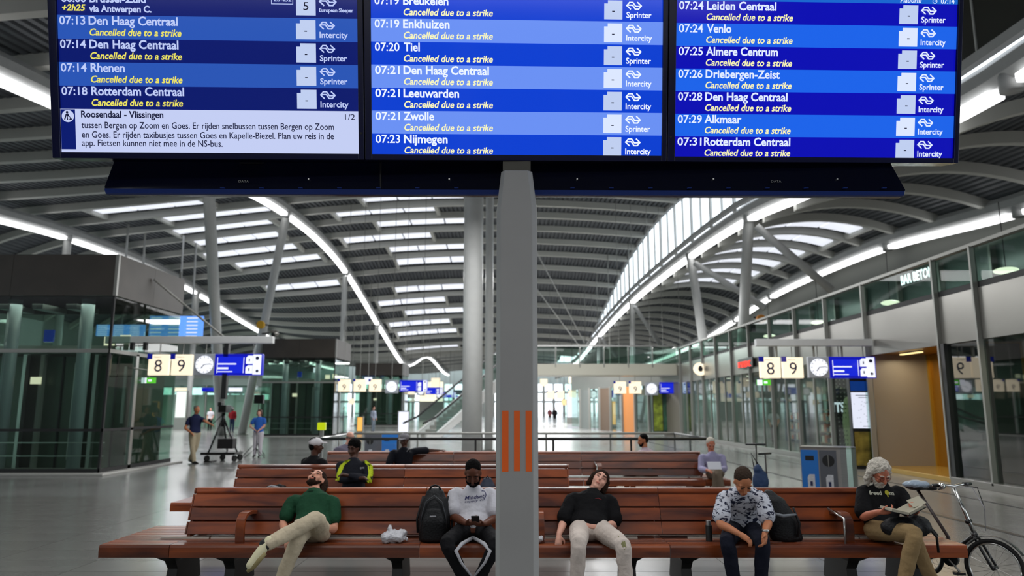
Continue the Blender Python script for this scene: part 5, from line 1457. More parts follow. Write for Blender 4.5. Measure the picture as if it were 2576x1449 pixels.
# --- people further back
def sitter(label, x, Y, facing, shoulders, skin_, shirt, pants, hair, head, hz=1.22, sleeve=.5, s=.97, fd=None, upv=(0, 0, 1), arms=None, vox=.015, **kw):
    """facing = unit vector on the ground; shoulders half width; head = pixel centre; seat height .46"""
    f = V(facing).normalized(); r = f.cross(V((0, 0, 1))) * 1.0; r = V((-f.y, f.x, 0)) * 1.0
    r = V((0, 0, 1)).cross(f) * -1.0; r = -V((0, 0, 1)).cross(f)
    r = V((-f.y, f.x, 0)); 
    # need side x up = front  ->  side = up x front
    r = V((0, 0, 1)).cross(f)
    pel = V((x, Y, .565)); hd = PY(*head); 
    neck = V((hd.x * .75 + x * .25, hd.y * .75 + Y * .25, hd.z - .16))
    J = dict(pel=pel, neck=neck, head=hd)
    for k, q in (('l', -1), ('r', 1)):
        J['s' + k] = neck - V((0, 0, .075)) + r * q * shoulders
        J['e' + k] = J['s' + k] + V((0, 0, -.25)) + r * q * .05 + f * .05
        J['w' + k] = J['e' + k] + f * .2 - r * q * .12 + V((0, 0, .02))
        J['h' + k] = pel + r * q * .09 + f * .04
        J['k' + k] = pel + r * q * .12 + f * .46 + V((0, 0, .02))
        J['a' + k] = pel + r * q * .12 + f * .48 + V((0, 0, -.48))
        J['t' + k] = J['a' + k] + f * .14 + V((0, 0, -.04))
    if arms: J.update({k: PY(*v) for k, v in arms.items()})
    return person(label, J, skin_, (fd or tuple(f), upv), shirt, pants, mat('shoe_black', '101012', .5), hair, sleeve=sleeve, vox=vox, s=s, lookdetail=vox < .016, **kw)


M_CB = cloth('black', '0d0d10')
sitter('person in white cap and black top behind the second bench', PY(782, 1150, 11.15).x, 11.12, (.55, .83, 0), .19, SK_F, M_CB, M_CB, ('short', H_BLK), (795, 1122, 11.15), fd=(.9, .35, -.05), cap=mat('cap_white', 'd0cdd0', .8))
M_JK = cloth('jacket', '1a1c24')
t7, P7 = sitter('young man in black and neon yellow track jacket, arms crossed', PY(892, 1200, 10.5).x, 10.44, (-.1, -1, 0), .19, SK_F, M_JK, M_CB, ('curly', H_BLK), (890, 1128, 10.60), fd=(-.35, -.9, -.2), sleeve=1.9,
       arms=dict(el=(858, 1205, 10.4), er=(928, 1205, 10.4), wl=(905, 1203, 10.25), wr=(875, 1196, 10.22)))
M_NEON = cloth('neon', 'b9c92c', var=.02)
for q, xs in ((-1, [(873, 1158), (857, 1172), (852, 1190), (850, 1208)]), (1, [(912, 1160), (928, 1172), (933, 1192), (930, 1215)])):
    mb = MB(); n = len(xs); L_ = [PY(x - 6, y, 10.38) for x, y in xs]; R_ = [PY(x + 5, y, 10.38) for x, y in xs]
    for i in range(n - 1):
        for k in range(4):
            a = L_[i].lerp(L_[i + 1], k / 4); b_ = R_[i].lerp(R_[i + 1], k / 4); c_ = R_[i].lerp(R_[i + 1], (k + 1) / 4); d_ = L_[i].lerp(L_[i + 1], (k + 1) / 4); m1 = a.lerp(b_, .5); m2 = d_.lerp(c_, .5)
            mb.add([a, m1, m2, d_], [(0, 1, 2, 3)]); mb.add([m1, b_, c_, m2], [(0, 1, 2, 3)])
    bld(project(mb, P7['shirt'], off=.006), 'neon_stripe', M_NEON, t7, fixn=False)
mb = MB(); text(mb, 'sport', PY(903, 1180, 10.38), V((1, 0, 0)), V((0, 0, 1)), .03, .06, .02); bld(project(mb, P7['shirt'], off=.006), 'logo', M_STR, t7, fixn=False)
sitter('bald man in grey shirt seated behind the third bench', PY(868, 1130, 14.9).x, 14.35, (-.4, .9, 0), .19, SK_C, cloth('greyshirt', '6f6b7c'), M_CB, ('ring', H_GRY), (880, 1101, 14.5), fd=(-.5, .8, 0))
t9, P9 = sitter('man in grey cap and black T-shirt, arm stretched along the third bench', PY(1015, 1160, 13.7).x, 13.66, (-.1, -1, 0), .21, SK_F, cloth('navyblack', '0b0d16'), M_CB, ('short', H_BLK), (1017, 1107, 13.75), fd=(-.25, -.9, -.25), cap=mat('cap_grey', '77757c', .8), sleeve=.85,
       arms=dict(sr=(1045, 1135, 13.8), er=(1075, 1133, 13.98), wr=(1108, 1134, 14.02), wl=(1010, 1180, 13.4), el=(978, 1170, 13.6)))
mb = MB(); text(mb, 'X', PY(1022, 1136, 13.6), V((1, 0, 0)), V((0, 0, 1)), .08, .07, .02); bld(project(mb, P9['shirt'], off=.006), 'logo', M_STR, t9, fixn=False)
sitter('man with black hair in pale pink shirt behind the third bench', PY(1628, 1130, 14.7).x, 14.35, (-.75, .6, 0), .19, SK_D, cloth('pink', 'b3a3ab'), M_CB, ('short', H_BLK), (1617, 1108, 14.45), fd=(-.95, -.1, -.2), beard=(H_BLK, 0))
t11, P11 = sitter('old man in lavender shirt reading a white paper, end of third bench', PY(1796, 1190, 13.7).x, 13.66, (.05, -1, 0), .19, SK_E, cloth('lavender', '8f8ba8'), cloth('taupe', '6e6154'), ('short', H_WHT), (1788, 1118, 13.72), fd=(0, -.9, -.4), sleeve=1.7,
       arms=dict(el=(1764, 1180, 13.55), er=(1822, 1180, 13.55), wl=(1782, 1184, 13.2), wr=(1808, 1182, 13.2), kr=(1806, 1188, 13.12), kl=(1800, 1196, 13.2), al=(1800, 1240, 13.2), ar=(1818, 1236, 13.1)))


def stander(label, px, foot, hgt, facing, skin_, shirt, pants, hair, sleeve=.5, vox=.022, joints=None, **kw):
    p = PZ(px, foot, 0); k = hgt / 1.75; f = V(facing).normalized(); r = V((0, 0, 1)).cross(f)
    J = dict(pel=p + V((0, 0, .95 * k)), neck=p + V((0, 0, 1.47 * k)), head=p + V((0, 0, 1.63 * k)) + f * .02, bend=.01)
    for a, q in (('l', -1), ('r', 1)):
        J['s' + a] = p + V((0, 0, 1.40 * k)) + r * q * .18 * k; J['e' + a] = p + V((0, 0, 1.12 * k)) + r * q * .24 * k; J['w' + a] = p + V((0, 0, .93 * k)) + r * q * .17 * k + f * .14
        J['h' + a] = p + V((0, 0, .90 * k)) + r * q * .09; J['k' + a] = p + V((0, 0, .49 * k)) + r * q * .09 + f * .02; J['a' + a] = p + V((0, 0, .08)) + r * q * .09; J['t' + a] = J['a' + a] + f * .13 + V((0, 0, -.04))
    if joints: J.update({a: PY(v[0], v[1], p.y + v[2]) for a, v in joints.items()})
    return person(label, J, skin_, (tuple(f), (0, 0, 1)), shirt, pants, mat('shoe_black', '101012', .5), hair, sleeve=sleeve, vox=vox, s=k, lookdetail=False, loc=p, **kw)


t12, _ = stander('grey-haired camera operator in dark blue polo, hand on hip', 485, 1166, 1.80, (.85, -.5, 0), SK_D, cloth('darkblue', '1b2140'), cloth('sand', 'a3977f'), ('short', H_GRY), vox=.018, pr=1.2,
        joints=dict(el=(466, 1077, -.1), wl=(481, 1089, -.2), er=(517, 1060, -.1), wr=(530, 1067, 0), sl=(477, 1054, 0), sr=(506, 1054, .1), ar=(478, 1157, .15), kr=(492, 1125, .1), al=(488, 1162, -.1), kl=(484, 1124, -.1), tr=(486, 1164, 0), tl=(496, 1166, -.2)))
stander('woman in blue top and white trousers, hands clasped before her', 647, 1151, 1.66, (0, -1, 0), SK_C, cloth('skyblue', '2f62b8', var=.02), cloth('whitetr', 'c9c4cc'), ('bob', mat('hair_auburn', '4a2416', .6)), vox=.018, pr=1.15,
        joints=dict(wl=(643, 1083, -.2), wr=(651, 1083, -.2), el=(629, 1072, 0), er=(665, 1072, 0)))
stander('far man in dark red jacket and blue jeans behind the camera', 582, 1089, 1.78, (0, 1, 0), SK_C, cloth('red', '8a1f26'), cloth('jeans', '26304a'), ('short', H_BRN), sleeve=1.9)
stander('far person in white top left of the camera rig', 527, 1084, 1.70, (0, -1, 0), SK_C, cloth('whitetr', 'c9c4cc'), M_CB, ('short', H_BRN))
stander('far person in pale blue grey clothes by the third kiosk', 938, 1088, 1.80, (.8, -.5, 0), SK_C, cloth('palegrey', '8b93a3'), cloth('palejeans', '7d8894'), ('short', H_BRN), sleeve=1.8)
stander('far walker in dark red coat right of the post', 1383, 1064, 1.70, (0, -1, 0), SK_D, cloth('darkred', '4a2326'), M_CB, ('short', H_BRN), sleeve=1.9, vox=.03)
stander('far walker in black right of the one in the red coat', 1396, 1068, 1.75, (0, 1, 0), SK_D, M_CB, M_CB, ('short', H_BRN), sleeve=1.9, vox=.03)
stander('shop worker in white with dark cap behind the shop glass', 1950, 1118, 1.72, (-.4, -.9, 0), SK_C, cloth('whitetr', 'c9c4cc'), M_CB, None, cap=M_BLACK, vox=.025)
# ------------------------------------------------------------------ things on and around the benches
def soft(mb, name, m, t, vox=.01, sm=4, disp=0, dsc=.08):
    o = bld(mb, name, m, t); remesh(o, vox, sm, disp, dsc); return o


M_NYL = mat('nylon_black', '0f1013', .55, bump=.3, bscale=60, spec=.3)
# backpack between the first two men
c = PY(1092, 1352, 7.36); t = thing('backpack', 'black backpack standing upright beside the man in white T-shirt', 'backpack', (c.x, 7.36, .46))
mb = MB()
eloft(mb, [(V((0, 0, .02)), V((.150, 0, 0)), V((0, -.10, 0))), (V((0, 0, .18)), V((.158, 0, 0)), V((0, -.115, 0))), (V((0, .02, .36)), V((.135, 0, 0)), V((0, -.10, 0))), (V((0, .04, .47)), V((.085, 0, 0)), V((0, -.06, 0)))], 20)
o = mb.build('bag_body', M_NYL, t); remesh(o, .01, 3)
mb = MB(); eloft(mb, [(V((0, -.09, .03)), V((.115, 0, 0)), V((0, -.04, 0))), (V((0, -.10, .2)), V((.11, 0, 0)), V((0, -.045, 0))), (V((0, -.08, .31)), V((.075, 0, 0)), V((0, -.03, 0)))], 16)
o = mb.build('front_pocket', M_NYL, t); remesh(o, .01, 3)
MB().tube([V((-.06, .02, .47)), V((-.04, .02, .515)), V((.0, .02, .53)), V((.04, .02, .515)), V((.06, .02, .47))], .010, 8).build('carry_handle', M_NYL, t, smooth=True)
MB().tube([V((-.13, -.06, .12)), V((-.115, -.075, .25)), V((-.08, -.075, .38)), V((0, -.06, .44)), V((.08, -.075, .38)), V((.115, -.075, .25)), V((.13, -.06, .12))], .005, 6).build('zip', mat('zip_grey', '3b3d42', .4), t, smooth=True)
MB().mm((-.03, -.15, .25), (.03, -.145, .262)).build('brand_patch', M_STR, t)
for q in (-1, 1): MB().tube([V((q * .16, .0, .08)), V((q * .175, .04, .2)), V((q * .12, .07, .42))], .012, 8).build('strap', M_NYL, t, smooth=True)
# second backpack
c = PY(1970, 1352, 7.42); t = thing('backpack', 'dark backpack with grey reflective strip slumped right of the patterned shirt', 'backpack', (c.x, 7.42, .46))
mb = MB(); eloft(mb, [(V((.03, 0, .02)), V((.16, 0, 0)), V((0, -.11, 0))), (V((.0, .01, .2)), V((.155, 0, 0)), V((0, -.11, 0))), (V((-.06, .04, .38)), V((.11, 0, 0)), V((0, -.09, 0))), (V((-.09, .06, .45)), V((.05, 0, 0)), V((0, -.05, 0)))], 20)
o = mb.build('bag_body', M_NYL, t); remesh(o, .01, 3, .01)
MB().tube([V((-.13, -.09, .27)), V((-.03, -.12, .245)), V((.10, -.11, .26))], [.014, .018, .010], 8).build('reflective_strip', mat('reflect', '6d7278', .4), t, smooth=True)
MB().tube([V((.10, -.11, .05)), V((.13, -.11, .17)), V((.08, -.10, .32))], .012, 8).build('strap', M_NYL, t, smooth=True)
# plastic bags
M_PLA = mat('plastic_white', 'c3c3c8', .4, bump=.5, bscale=22)
def plastic(label, px, Y, w, h, seed):
    c = PY(px, 1360, Y); t = thing('plastic_bag', label, 'bag', (c.x, Y, .46)); random.seed(seed)
    mb = MB(); mb.ell((0, 0, h * .36), w * .46, .07, h * .38)
    for k in range(7): mb.ell((random.uniform(-.38, .38) * w, random.uniform(-.05, .03), random.uniform(.15, .6) * h), w * .18, .05, h * .26)
    mb.limb([(-w * .1, 0, h * .5), (-w * .15, 0, h * .95)], [w * .16, w * .06], 8); mb.limb([(w * .2, 0, h * .3), (w * .5, -.01, h * .22)], [w * .12, w * .05], 8)
    o = mb.build('bag', M_PLA, t); remesh(o, .007, 1, .028, .03)
    MB().tube([V((w * .4, -.01, h * .25)), V((w * .52, -.02, h * .3)), V((w * .5, -.03, h * .12))], .008, 6).build('knot', M_PLA, t, smooth=True)
plastic('crumpled white plastic bag on the nearest bench, left of the black backpack', 990, 7.30, .26, .16, 4)
plastic('small white plastic bag on the bench, against the armrest by the post', 1352, 7.30, .12, .12, 9)
# bottle
c = PY(1784, 1360, 7.38); t = thing('thermos_bottle', 'dark grey thermos bottle standing left of the patterned shirt man', 'bottle', (c.x, 7.38, .46))
MB().cyl((0, 0, .075), .032, .15, 20).build('bottle', mat('bottle_grey', '3a3d3c', .3, metal=.5), t, smooth=False, bevel=.004); MB().cyl((0, 0, .172), .026, .045, 20).build('cap', M_STEEL, t, bevel=.003)
# book and lap bag of the old man
c = PY(2272, 1288, 7.0); t = thing('book', 'open book held on the lap by the old man with white hair', 'book', c)
M_PAPER = mat('paper', 'a39d8a', .7)
for q, r in ((-1, 12), (1, -26)):
    R = Matrix.Rotation(radians(r), 3, 'Y') @ Matrix.Rotation(radians(1), 3, 'X')
    MB().box(R @ V((q * .082, 0, .0)), (.16, .22, .022), R).build('pages', M_PAPER, t); MB().box(R @ V((q * .085, 0, -.014)), (.17, .235, .006), R).build('cover', M_NYL, t)
MB().prism([V((.06, -.08, .05)), V((.19, -.06, .09)), V((.205, -.02, .075)), V((.09, -.03, .03))], (0, .12, .05)).build('loose_page', M_PAPER, t)
c = PY(2285, 1322, 7.0); t = thing('shoulder_bag', 'black shoulder bag on the lap of the old man with the book', 'bag', (c.x, 7.02, .62))
mb = MB(); mb.ell((0, .03, .02), .22, .13, .10); mb.ell((.10, .03, .03), .14, .11, .10); mb.ell((-.10, .03, .02), .13, .11, .09); o = mb.build('bag_body', M_NYL, t); remesh(o, .01, 4, .02)
MB().tube([V((.19, .0, .03)), V((.26, -.01, -.06)), V((.27, 0, -.20))], .012, 8).build('strap', M_NYL, t, smooth=True)
# paper of the man in lavender
c = PY(1797, 1171, 13.12); t = thing('paper', 'white paper held by the old man in lavender shirt', 'paper', c)
R = Matrix.Rotation(radians(-25), 3, 'X'); MB().box((0, 0, 0), (.24, .006, .14), R).build('sheet', mat('paper_white', 'd9d9e2', .7), t); MB().box((0, -.006, -.01), (.23, .004, .10), R).build('folded_sheet', mat('paper_white', 'd9d9e2', .7), t)
# dark bags on the second bench
c = PY(690, 1235, 10.5); t = thing('camera_bag', 'dark crumpled bag with grey straps on the second bench, left end', 'bag', (c.x, 10.52, .46))
mb = MB(); mb.ell((0, 0, .10), .16, .10, .11); mb.ell((.08, 0, .14), .09, .08, .08); mb.ell((-.09, 0, .15), .06, .05, .05); o = mb.build('bag_body', M_NYL, t); remesh(o, .014, 3, .04, .06)
MB().tube([V((-.12, -.08, .16)), V((-.02, -.10, .21)), V((.09, -.09, .18))], .014, 6).build('strap', M_STR, t, smooth=True)
c = PY(1226, 1225, 10.5); t = thing('backpack', 'dark blue backpack on the second bench beside the grey post', 'backpack', (c.x, 10.52, .46))
mb = MB(); eloft(mb, [(V((0, 0, .02)), V((.13, 0, 0)), V((0, -.10, 0))), (V((0, 0, .18)), V((.12, 0, 0)), V((0, -.10, 0))), (V((0, .02, .28)), V((.07, 0, 0)), V((0, -.06, 0)))]); o = mb.build('bag_body', mat('navy_bag', '151f36', .6), t); remesh(o, .014, 3)
MB().tube([V((-.04, 0, .28)), V((0, 0, .33)), V((.04, 0, .28))], .01, 6).build('carry_handle', M_NYL, t, smooth=True)

# ------------------------------------------------------------------ bicycle
F_ = PY(2503, 1436, 7.12); Rr = V((4.46, 8.10, .25)); F_.z = .262
t = thing('folding_bicycle', 'black folding bicycle parked at the right end of the nearest bench', 'bicycle', (F_.x, F_.y, 0))
M_BK = mat('bike_black', '0d0e10', .35); M_CH = mat('bike_chrome', 'b9b9b6', .2, metal=1); M_TY = mat('tyre', '0a0a0a', .8)


def wheel(c, d, r, name):
    d = V((d[0], d[1], 0)).normalized(); up = V((0, 0, 1)); n = d.cross(up)
    R = []
    for k in range(36):
        a = 2 * pi * k / 36; rad = d * cos(a) + up * sin(a)
        R.append([c + rad * (r - .018 + .018 * cos(b_)) + n * .018 * sin(b_) for b_ in [2 * pi * q / 8 for q in range(8)]])
    mb = MB(); n_ = 8; base = 0
    for row in R: mb.v += row
    for k in range(36):
        for i in range(8): mb.f.append((k * 8 + i, k * 8 + (i + 1) % 8, ((k + 1) % 36) * 8 + (i + 1) % 8, ((k + 1) % 36) * 8 + i))
    w_ = bld(mb, name, M_TY, t, smooth=True)
    mb = MB(); pts = [c + (d * cos(2 * pi * k / 36) + up * sin(2 * pi * k / 36)) * (r - .042) for k in range(37)]; mb.tube(pts, .009, 6); bld(mb, 'rim', M_CH, w_, smooth=True)
    for k in range(18):
        a = 2 * pi * k / 18; q = d * cos(a) + up * sin(a); a2 = a + .5; q2 = d * cos(a2) + up * sin(a2)
        bld(MB().tube([c + q2 * .02 + n * .02 * (1 if k % 2 else -1), c + q * (r - .045)], .0016, 4), 'spoke', M_CH, w_)
    bld(MB().tube([c - n * .045, c + n * .045], .018, 10), 'hub', M_BK, w_, smooth=True)
    return w_


fd_ = V((.60, -.80, 0)); bd = (F_ - Rr); bd.z = 0
wheel(F_, fd_, .262, 'front_wheel'); wheel(Rr, bd, .25, 'rear_wheel')
HT = PY(2452, 1345, 7.32); SB = PY(2400, 1228, 7.46); BB = PY(2392, 1405, 7.72); SD = PY(2308, 1232, 7.92); ST = PY(2386, 1352, 7.78)
n = fd_.cross(V((0, 0, 1))).normalized()
for q in (-1, 1): bld(MB().tube([HT + n * .0, HT.lerp(F_, .12) + n * q * .045, F_ + n * q * .05], .013, 8), 'fork_blade', M_BK, t, smooth=True)
bld(MB().tube([HT + (HT - F_) * .08, HT - (HT - F_) * .12], .028, 12), 'head_tube', M_BK, t, smooth=True)
bld(MB().tube([HT, HT.lerp(SB, .55), SB], [.020, .018, .016], 12), 'stem_post', M_CH, t, smooth=True)
bld(MB().tube([HT.lerp(SB, .28) - n * .03, HT.lerp(SB, .28) + n * .04], .022, 10), 'stem_hinge', M_BK, t, smooth=True)
bld(MB().tube([HT - (HT - F_) * .05, V(((HT.x + BB.x) / 2, (HT.y + BB.y) / 2, .40)), BB + V((0, 0, .04))], .028, 12), 'main_tube', M_BK, t, smooth=True)
bld(MB().tube([SD, ST, BB], [.016, .017, .020], 12), 'seat_post', mat('seat_post_brown', '241210', .4), t, smooth=True)
bld(MB().tube([BB, Rr + V((.02, 0, 0))], .014, 8), 'chain_stay', M_BK, t, smooth=True); bld(MB().tube([ST, Rr + V((.02, 0, 0))], .011, 8), 'seat_stay', M_BK, t, smooth=True)
bh = V((.92, .35, 0)).normalized()
hb = bld(MB().tube([SB - bh * .27 + V((0, .04, .03)), SB - bh * .12 + V((0, 0, .035)), SB + V((0, 0, .02)), SB + bh * .12 + V((0, 0, .035)), SB + bh * .24 + V((0, .04, .03))], .012, 10), 'handlebar', M_CH, t, smooth=True)
for q in (-1, 1):
    e0 = SB + bh * q * .14 + V((0, .01, .035)); e1 = SB + bh * q * .27 + V((0, .04, .03))
    bld(MB().tube([e0, e1], .018, 10), 'grip', M_BK, t, smooth=True)
    bld(MB().tube([e0 - bh * q * .02, e0 + bh * q * .04 + V((0, -.05, -.02)), e0 + bh * q * .12 + V((0, -.07, -.03))], .006, 6), 'brake_lever', M_BK, t, smooth=True)
bld(MB().tube([SB - bh * .2 + V((0, -.02, .03)), SB - bh * .17 + V((0, -.02, .03))], .034, 14), 'bell', M_CH, t, smooth=True)
for k, q in enumerate((-1, 1)):
    bld(MB().tube([SB + bh * q * .12 + V((0, -.04, .02)), SB + V((.12 + .05 * k, -.1, .02)), SB + V((.21, -.12, -.18)), HT + V((.09, -.03, .04))], .004, 6), 'brake_cable', M_BK if k else M_STR, t, smooth=True)
mb = MB(); mb.ell(SD + V((.0, .0, .03)), .13, .075, .038); mb.limb([SD + V((.05, 0, .03)), SD + V((.17, -.04, .02))], [.04, .022], 10)
o = bld(mb, 'saddle', M_BK, t); remesh(o, .012, 3)
mb = MB(); mb.ell(SD + V((-.01, .0, .055)), .145, .09, .045); o = bld(mb, 'saddle_cover', mat('cover_plastic', '8f9fb0', .25, bump=.6, bscale=30), t); remesh(o, .012, 2, .02, .04)
mb = MB()
for k in range(13):
    pass
R = []
for k in range(15):
    a = radians(30 + 9 * k); q = fd_ * cos(a) + V((0, 0, 1)) * sin(a); c = F_ + q * .285; R.append([c - n * .024, c + n * .024, c + n * .02 + q * .006, c - n * .02 + q * .006])
mb.rings(R); bld(mb, 'mudguard', M_BK, t)
bld(MB().tube([BB - n * .02, BB + n * .02], .075, 20), 'chainring', M_BK, t)
for q in (-1, 1):
    e = BB + V((.08 * q, -.06 * q, -.12 * q)); bld(MB().tube([BB + n * q * .05, e + n * q * .06], .011, 8), 'crank', M_CH, t); bld(MB().box(e + n * q * .10, (.09, .07, .025)), 'pedal', M_BK, t)

# ------------------------------------------------------------------ bins, poles, scooters
def bin_(label, x, Y, rz, faces, w=.62, d=.55, h=1.02):
    t = thing('recycling_bin', label, 'bin', (x, Y, 0), rz)
    mb = MB(); R = []
    pts = [(-w, 0), (0, 0)] + [(0 + .30 * cos(a) - .0, .28 + .28 * sin(a)) for a in [radians(-80 + 20 * k) for k in range(9)]] + [(-w, d)]
    mb.prism([V((a, b_, .05)) for a, b_ in pts], (0, 0, h - .05)); mb.build('body', M_STEEL, t)
    mb = MB().prism([V((a * 1.01, b_ - .005, h)) for a, b_ in pts], (0, 0, .035)); mb.build('top_plate', M_SPAND, t)
    MB().mm((-w + .03, .03, 0), (.2, d - .03, .05)).build('plinth', M_DARK, t)
    for i, (cn, op) in enumerate(faces):
        a = -w + .01 + i * w / 2
        MB().mm((a, -.015, .16), (a + w / 2 - .02, .0, h - .02)).build('face_panel', mat('bin_' + cn, cn, .4), t)
        if op == 'slot': MB().mm((a + .07, -.02, h - .2), (a + .21, -.012, h - .12)).build('slot', M_BLACK, t)
        else:
            MB().cyl((a + .145, -.016, h - .2), .10, .012, 20, M=Matrix.Rotation(pi / 2, 3, 'X')).build('opening', M_BLACK, t); MB().mm((a + .14, -.026, h - .3), (a + .15, -.02, h - .1)).build('flap_seam', M_MULL, t)
        p = [V((a + .09 + u_, -.02, .32 + v_)) for u_, v_ in ((0, 0), (.12, 0), (.12, .26), (.03, .26), (0, .21))]
        MB().prism(p, (0, .006, 0)).build('pictogram_sheet', M_PLA, t); MB().mm((a + .13, -.026, .38), (a + .17, -.019, .46)).build('pictogram', M_NUM, t)
    return t
bin_('steel recycling bin with one blue and one grey front, behind the nearest bench', 5.70, 13.0, radians(-26), [('1f6fc0', 'slot'), ('55575e', 'round')], w=.60)
bin_('distant recycling bin with grey and blue fronts, beside the man in the grey cap', -3.2, 20.8, 0, [('55575e', 'round'), ('1f6fc0', 'slot')], w=.95)
p = PY(810, 1072, 22); t = thing('validator_pole', 'slim pole with bright yellow reader box behind the white cap man', 'reader', (p.x, 22, 0))
MB().mm((-.05, -.04, 0), (.05, .04, 1.1)).build('pole', M_STEEL, t); MB().mm((-.12, -.10, 1.08), (.12, .06, 1.3)).build('reader_box', emat('reader_yellow', 'd6ea1c', .7), t, bevel=.02); MB().mm((-.12, -.11, 0), (.12, .11, .03)).build('base', M_DARK, t)


def scooter(label, x, Y, hz, col, rz):
    t = thing('kick_scooter', label, 'scooter', (x, Y, 0), rz); m = mat('scooter_' + col, col, .4)
    MB().tube([V((0, 0, .1)), V((.02, .05, hz))], .013, 10).build('stem', M_BK, t, smooth=True)
    MB().tube([V((-.14, .03, hz)), V((.17, .07, hz))], .016, 10).build('handlebar', M_BK, t, smooth=True)
    MB().mm((-.06, .05, .10), (.06, .75, .13)).build('deck', m, t, bevel=.008)
    for y in (0, .82): MB().cyl((0, y, .09), .09, .04, 20, M=Matrix.Rotation(pi / 2, 3, 'Y')).build('wheel', M_TY, t)
    MB().mm((-.03, .72, .1), (.03, .86, .2)).build('mudguard', m, t)
    return t
scooter('black kick scooter with tall stem behind the nearest bench, nearer the grey wall', PY(1928, 1137, 11.6).x, 11.6, 1.03, 'b8a92a', .5)
scooter('kick scooter with a blue bag on its stem, behind the patterned shirt man', PY(1896, 1115, 11.9).x, 11.9, 1.16, '1c2c4a', -.6)
c = PY(1908, 1200, 11.75); t = thing('blue_bag', 'dark blue bag hanging on the kick scooter stem', 'bag', (c.x, 11.66, .42))
mb = MB(); mb.ell((0, 0, .18), .13, .10, .19); mb.ell((-.03, 0, .36), .07, .07, .08); o = mb.build('bag_body', mat('bag_blue', '123056', .6), t); remesh(o, .015, 3, .03); MB().tube([V((-.08, .03, .4)), V((-.1, .1, .62)), V((0, .03, .42))], .012, 6).build('strap', M_NYL, t, smooth=True)

# ------------------------------------------------------------------ television crew gear
t = thing('camera_dolly', 'black television camera on a wheeled tripod dolly beside the operator', 'camera', PZ(556, 1160, 0)); o_ = V(t.location)
top = PY(562, 1050, o_.y)
for x, y, dy in ((516, 1158, -.3), (600, 1146, .1), (572, 1140, .7)): bld(MB().tube([top, PY(x, y, o_.y + dy)], [.035, .028], 8), 'leg', M_BK, t, smooth=True)
bld(MB().tube([top - V((0, 0, .3)), top + V((0, 0, .15))], .06, 10), 'column', M_BK, t, smooth=True)
c = top + V((.04, 0, .26)); bld(MB().mm(c + V((-.14, -.25, -.1)), c + V((.12, .25, .14))), 'camera_body', M_BK, t, bevel=.02)
bld(MB().tube([c + V((0, .25, .02)), c + V((.02, .5, .02))], [.07, .085], 14), 'lens', M_DARK, t, smooth=True); bld(MB().mm(c + V((-.22, -.1, .1)), c + V((-.1, .12, .24))), 'viewfinder', M_BK, t, bevel=.01)
bld(MB().tube([top + V((0, 0, .12)), PY(536, 1066, o_.y - .25)], .014, 6), 'pan_handle', M_BK, t, smooth=True)
a = PY(515, 1143, o_.y); b_ = PY(602, 1130, o_.y); bld(MB().mm((a.x, o_.y - .35, a.z), (b_.x, o_.y + .35, a.z + .08)), 'platform', M_BK, t, bevel=.01)
a = PY(552, 1128, o_.y); b_ = PY(592, 1103, o_.y); bld(MB().mm((a.x, o_.y - .2, a.z), (b_.x, o_.y + .15, b_.z)), 'battery_case', mat('case_black', '121214', .5), t, bevel=.01)
for x, y, dy in ((520, 1157, -.3), (590, 1150, -.2), (604, 1147, .35), (560, 1150, .4)):
    c = PY(x, y, o_.y + dy); bld(MB().cyl((c.x, c.y, .1), .1, .06, 18, M=Matrix.Rotation(pi / 2, 3, 'Y') @ Matrix.Rotation(.4, 3, 'X')), 'wheel', M_TY, t); bld(MB().tube([V((c.x, c.y, .1)), V((c.x, c.y, a.z - .25 if False else .35))], .015, 6), 'wheel_fork', M_STEEL, t)
bld(MB().mm(PY(512, 1160, o_.y - .5) * 1.0, PY(545, 1168, o_.y - .1)), 'cable_tray', M_BK, t)
t = thing('tripod_stand', 'thin black tripod stand on the floor in front of the woman in blue', 'stand', PZ(643, 1153, 0)); o_ = V(t.location)
bld(MB().tube([o_ + V((0, 0, .15)), o_ + V((0, 0, .95))], .016, 8), 'pole', M_BK, t, smooth=True)
for a in (200, 340, 90): bld(MB().tube([o_ + V((0, 0, .35)), o_ + V((.38 * cos(radians(a)), .38 * sin(radians(a)), .02))], .012, 6), 'leg', M_BK, t, smooth=True)
bld(MB().tube([o_ + V((0, 0, .93)), o_ + V((0, 0, .99))], .03, 10), 'head', M_BK, t)
t = thing('studio_lamp', 'black studio lamp on a tall stand behind the woman in blue', 'lamp', (PY(652, 1005, 27.2).x, 27.2, 0)); zz = PY(652, 1005, 27.2).z
MB().tube([V((0, 0, .1)), V((0, 0, zz))], .02, 8).build('pole', M_BK, t, smooth=True); MB().mm((-.17, -.08, zz - .15), (.17, .1, zz + .17)).build('lamp_head', M_BK, t, bevel=.01)
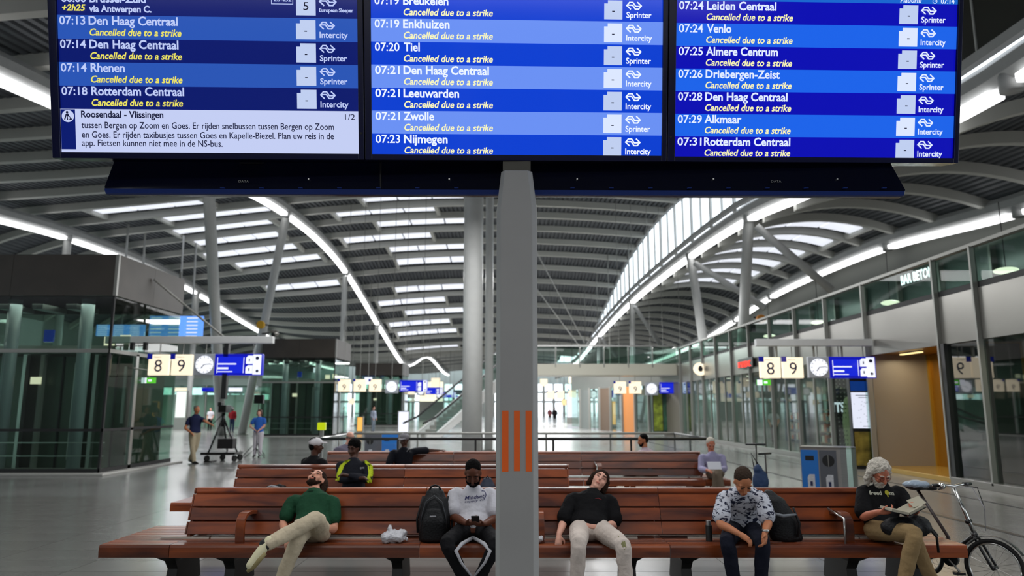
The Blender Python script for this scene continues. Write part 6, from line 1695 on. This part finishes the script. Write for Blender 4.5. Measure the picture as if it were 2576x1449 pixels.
for a in (210, 330, 90): MB().tube([V((0, 0, .5)), V((.45 * cos(radians(a)), .45 * sin(radians(a)), .02))], .014, 6).build('leg', M_BK, t, smooth=True)
# beacons and cameras up high
def beacon(label, px, py, Y, col, r=.22):
    p = PY(px, py, Y); t = thing('beacon', label, 'beacon', p)
    MB().cyl((0, 0, 0), r, r * 1.1, 16, M=Matrix.Rotation(pi / 2, 3, 'X')).build('lamp_body', mat('beacon_' + col, col, .4), t, bevel=.03); MB().tube([V((-r * 1.4, .1, .1)), V((r * 1.8, .1, -.02))], .04, 8).build('bracket', M_DARK, t)
beacon('round yellow beacon on the slanted column above the left signs', 656, 817, 39, 'c99a1e')
beacon('orange beacon on the column above the right signs', 1914, 803, 31.2, 'c47a12', .2)
p = PY(690, 839, 39); t = thing('dome_camera', 'grey and black dome camera beside the yellow beacon', 'camera', p)
MB().ell((0, 0, 0), .24, .24, .2).build('housing', M_SPAND, t, smooth=True); MB().ell((0, -.06, -.05), .15, .2, .15).build('dome', M_BLACK, t, smooth=True); MB().tube([V((-.7, .1, .0)), V((0, .05, .05))], .04, 8).build('arm', M_DARK, t)
p = PY(1893, 826, 31.2); t = thing('horn_speaker', 'small black speaker under the orange beacon', 'speaker', p)
MB().mm((-.12, -.1, -.15), (.12, .1, .15)).build('body', M_BLACK, t, bevel=.03); MB().tube([V((0, .05, 0)), V((-.35, .3, .05))], .03, 6).build('bracket', M_DARK, t); MB().cyl((0, -.1, 0), .08, .03, 14, M=Matrix.Rotation(pi / 2, 3, 'X')).build('cone', M_DARK, t)
for i, x in enumerate((333, 366)):
    p = PY(x, 872, 20.45); t = thing('bar_speaker', ['black box speaker hanging at the left sign beam, outer one', 'black box speaker on the left sign beam, nearest the number 8'][i], 'speaker', (p.x, 20.45, p.z))
    MB().mm((-.05, -.06, -.1), (.05, .06, .12)).build('body', M_BLACK, t, bevel=.01); MB().tube([V((0, .05, .1)), V((0, .1, .3))], .015, 6).build('bracket', M_DARK, t)
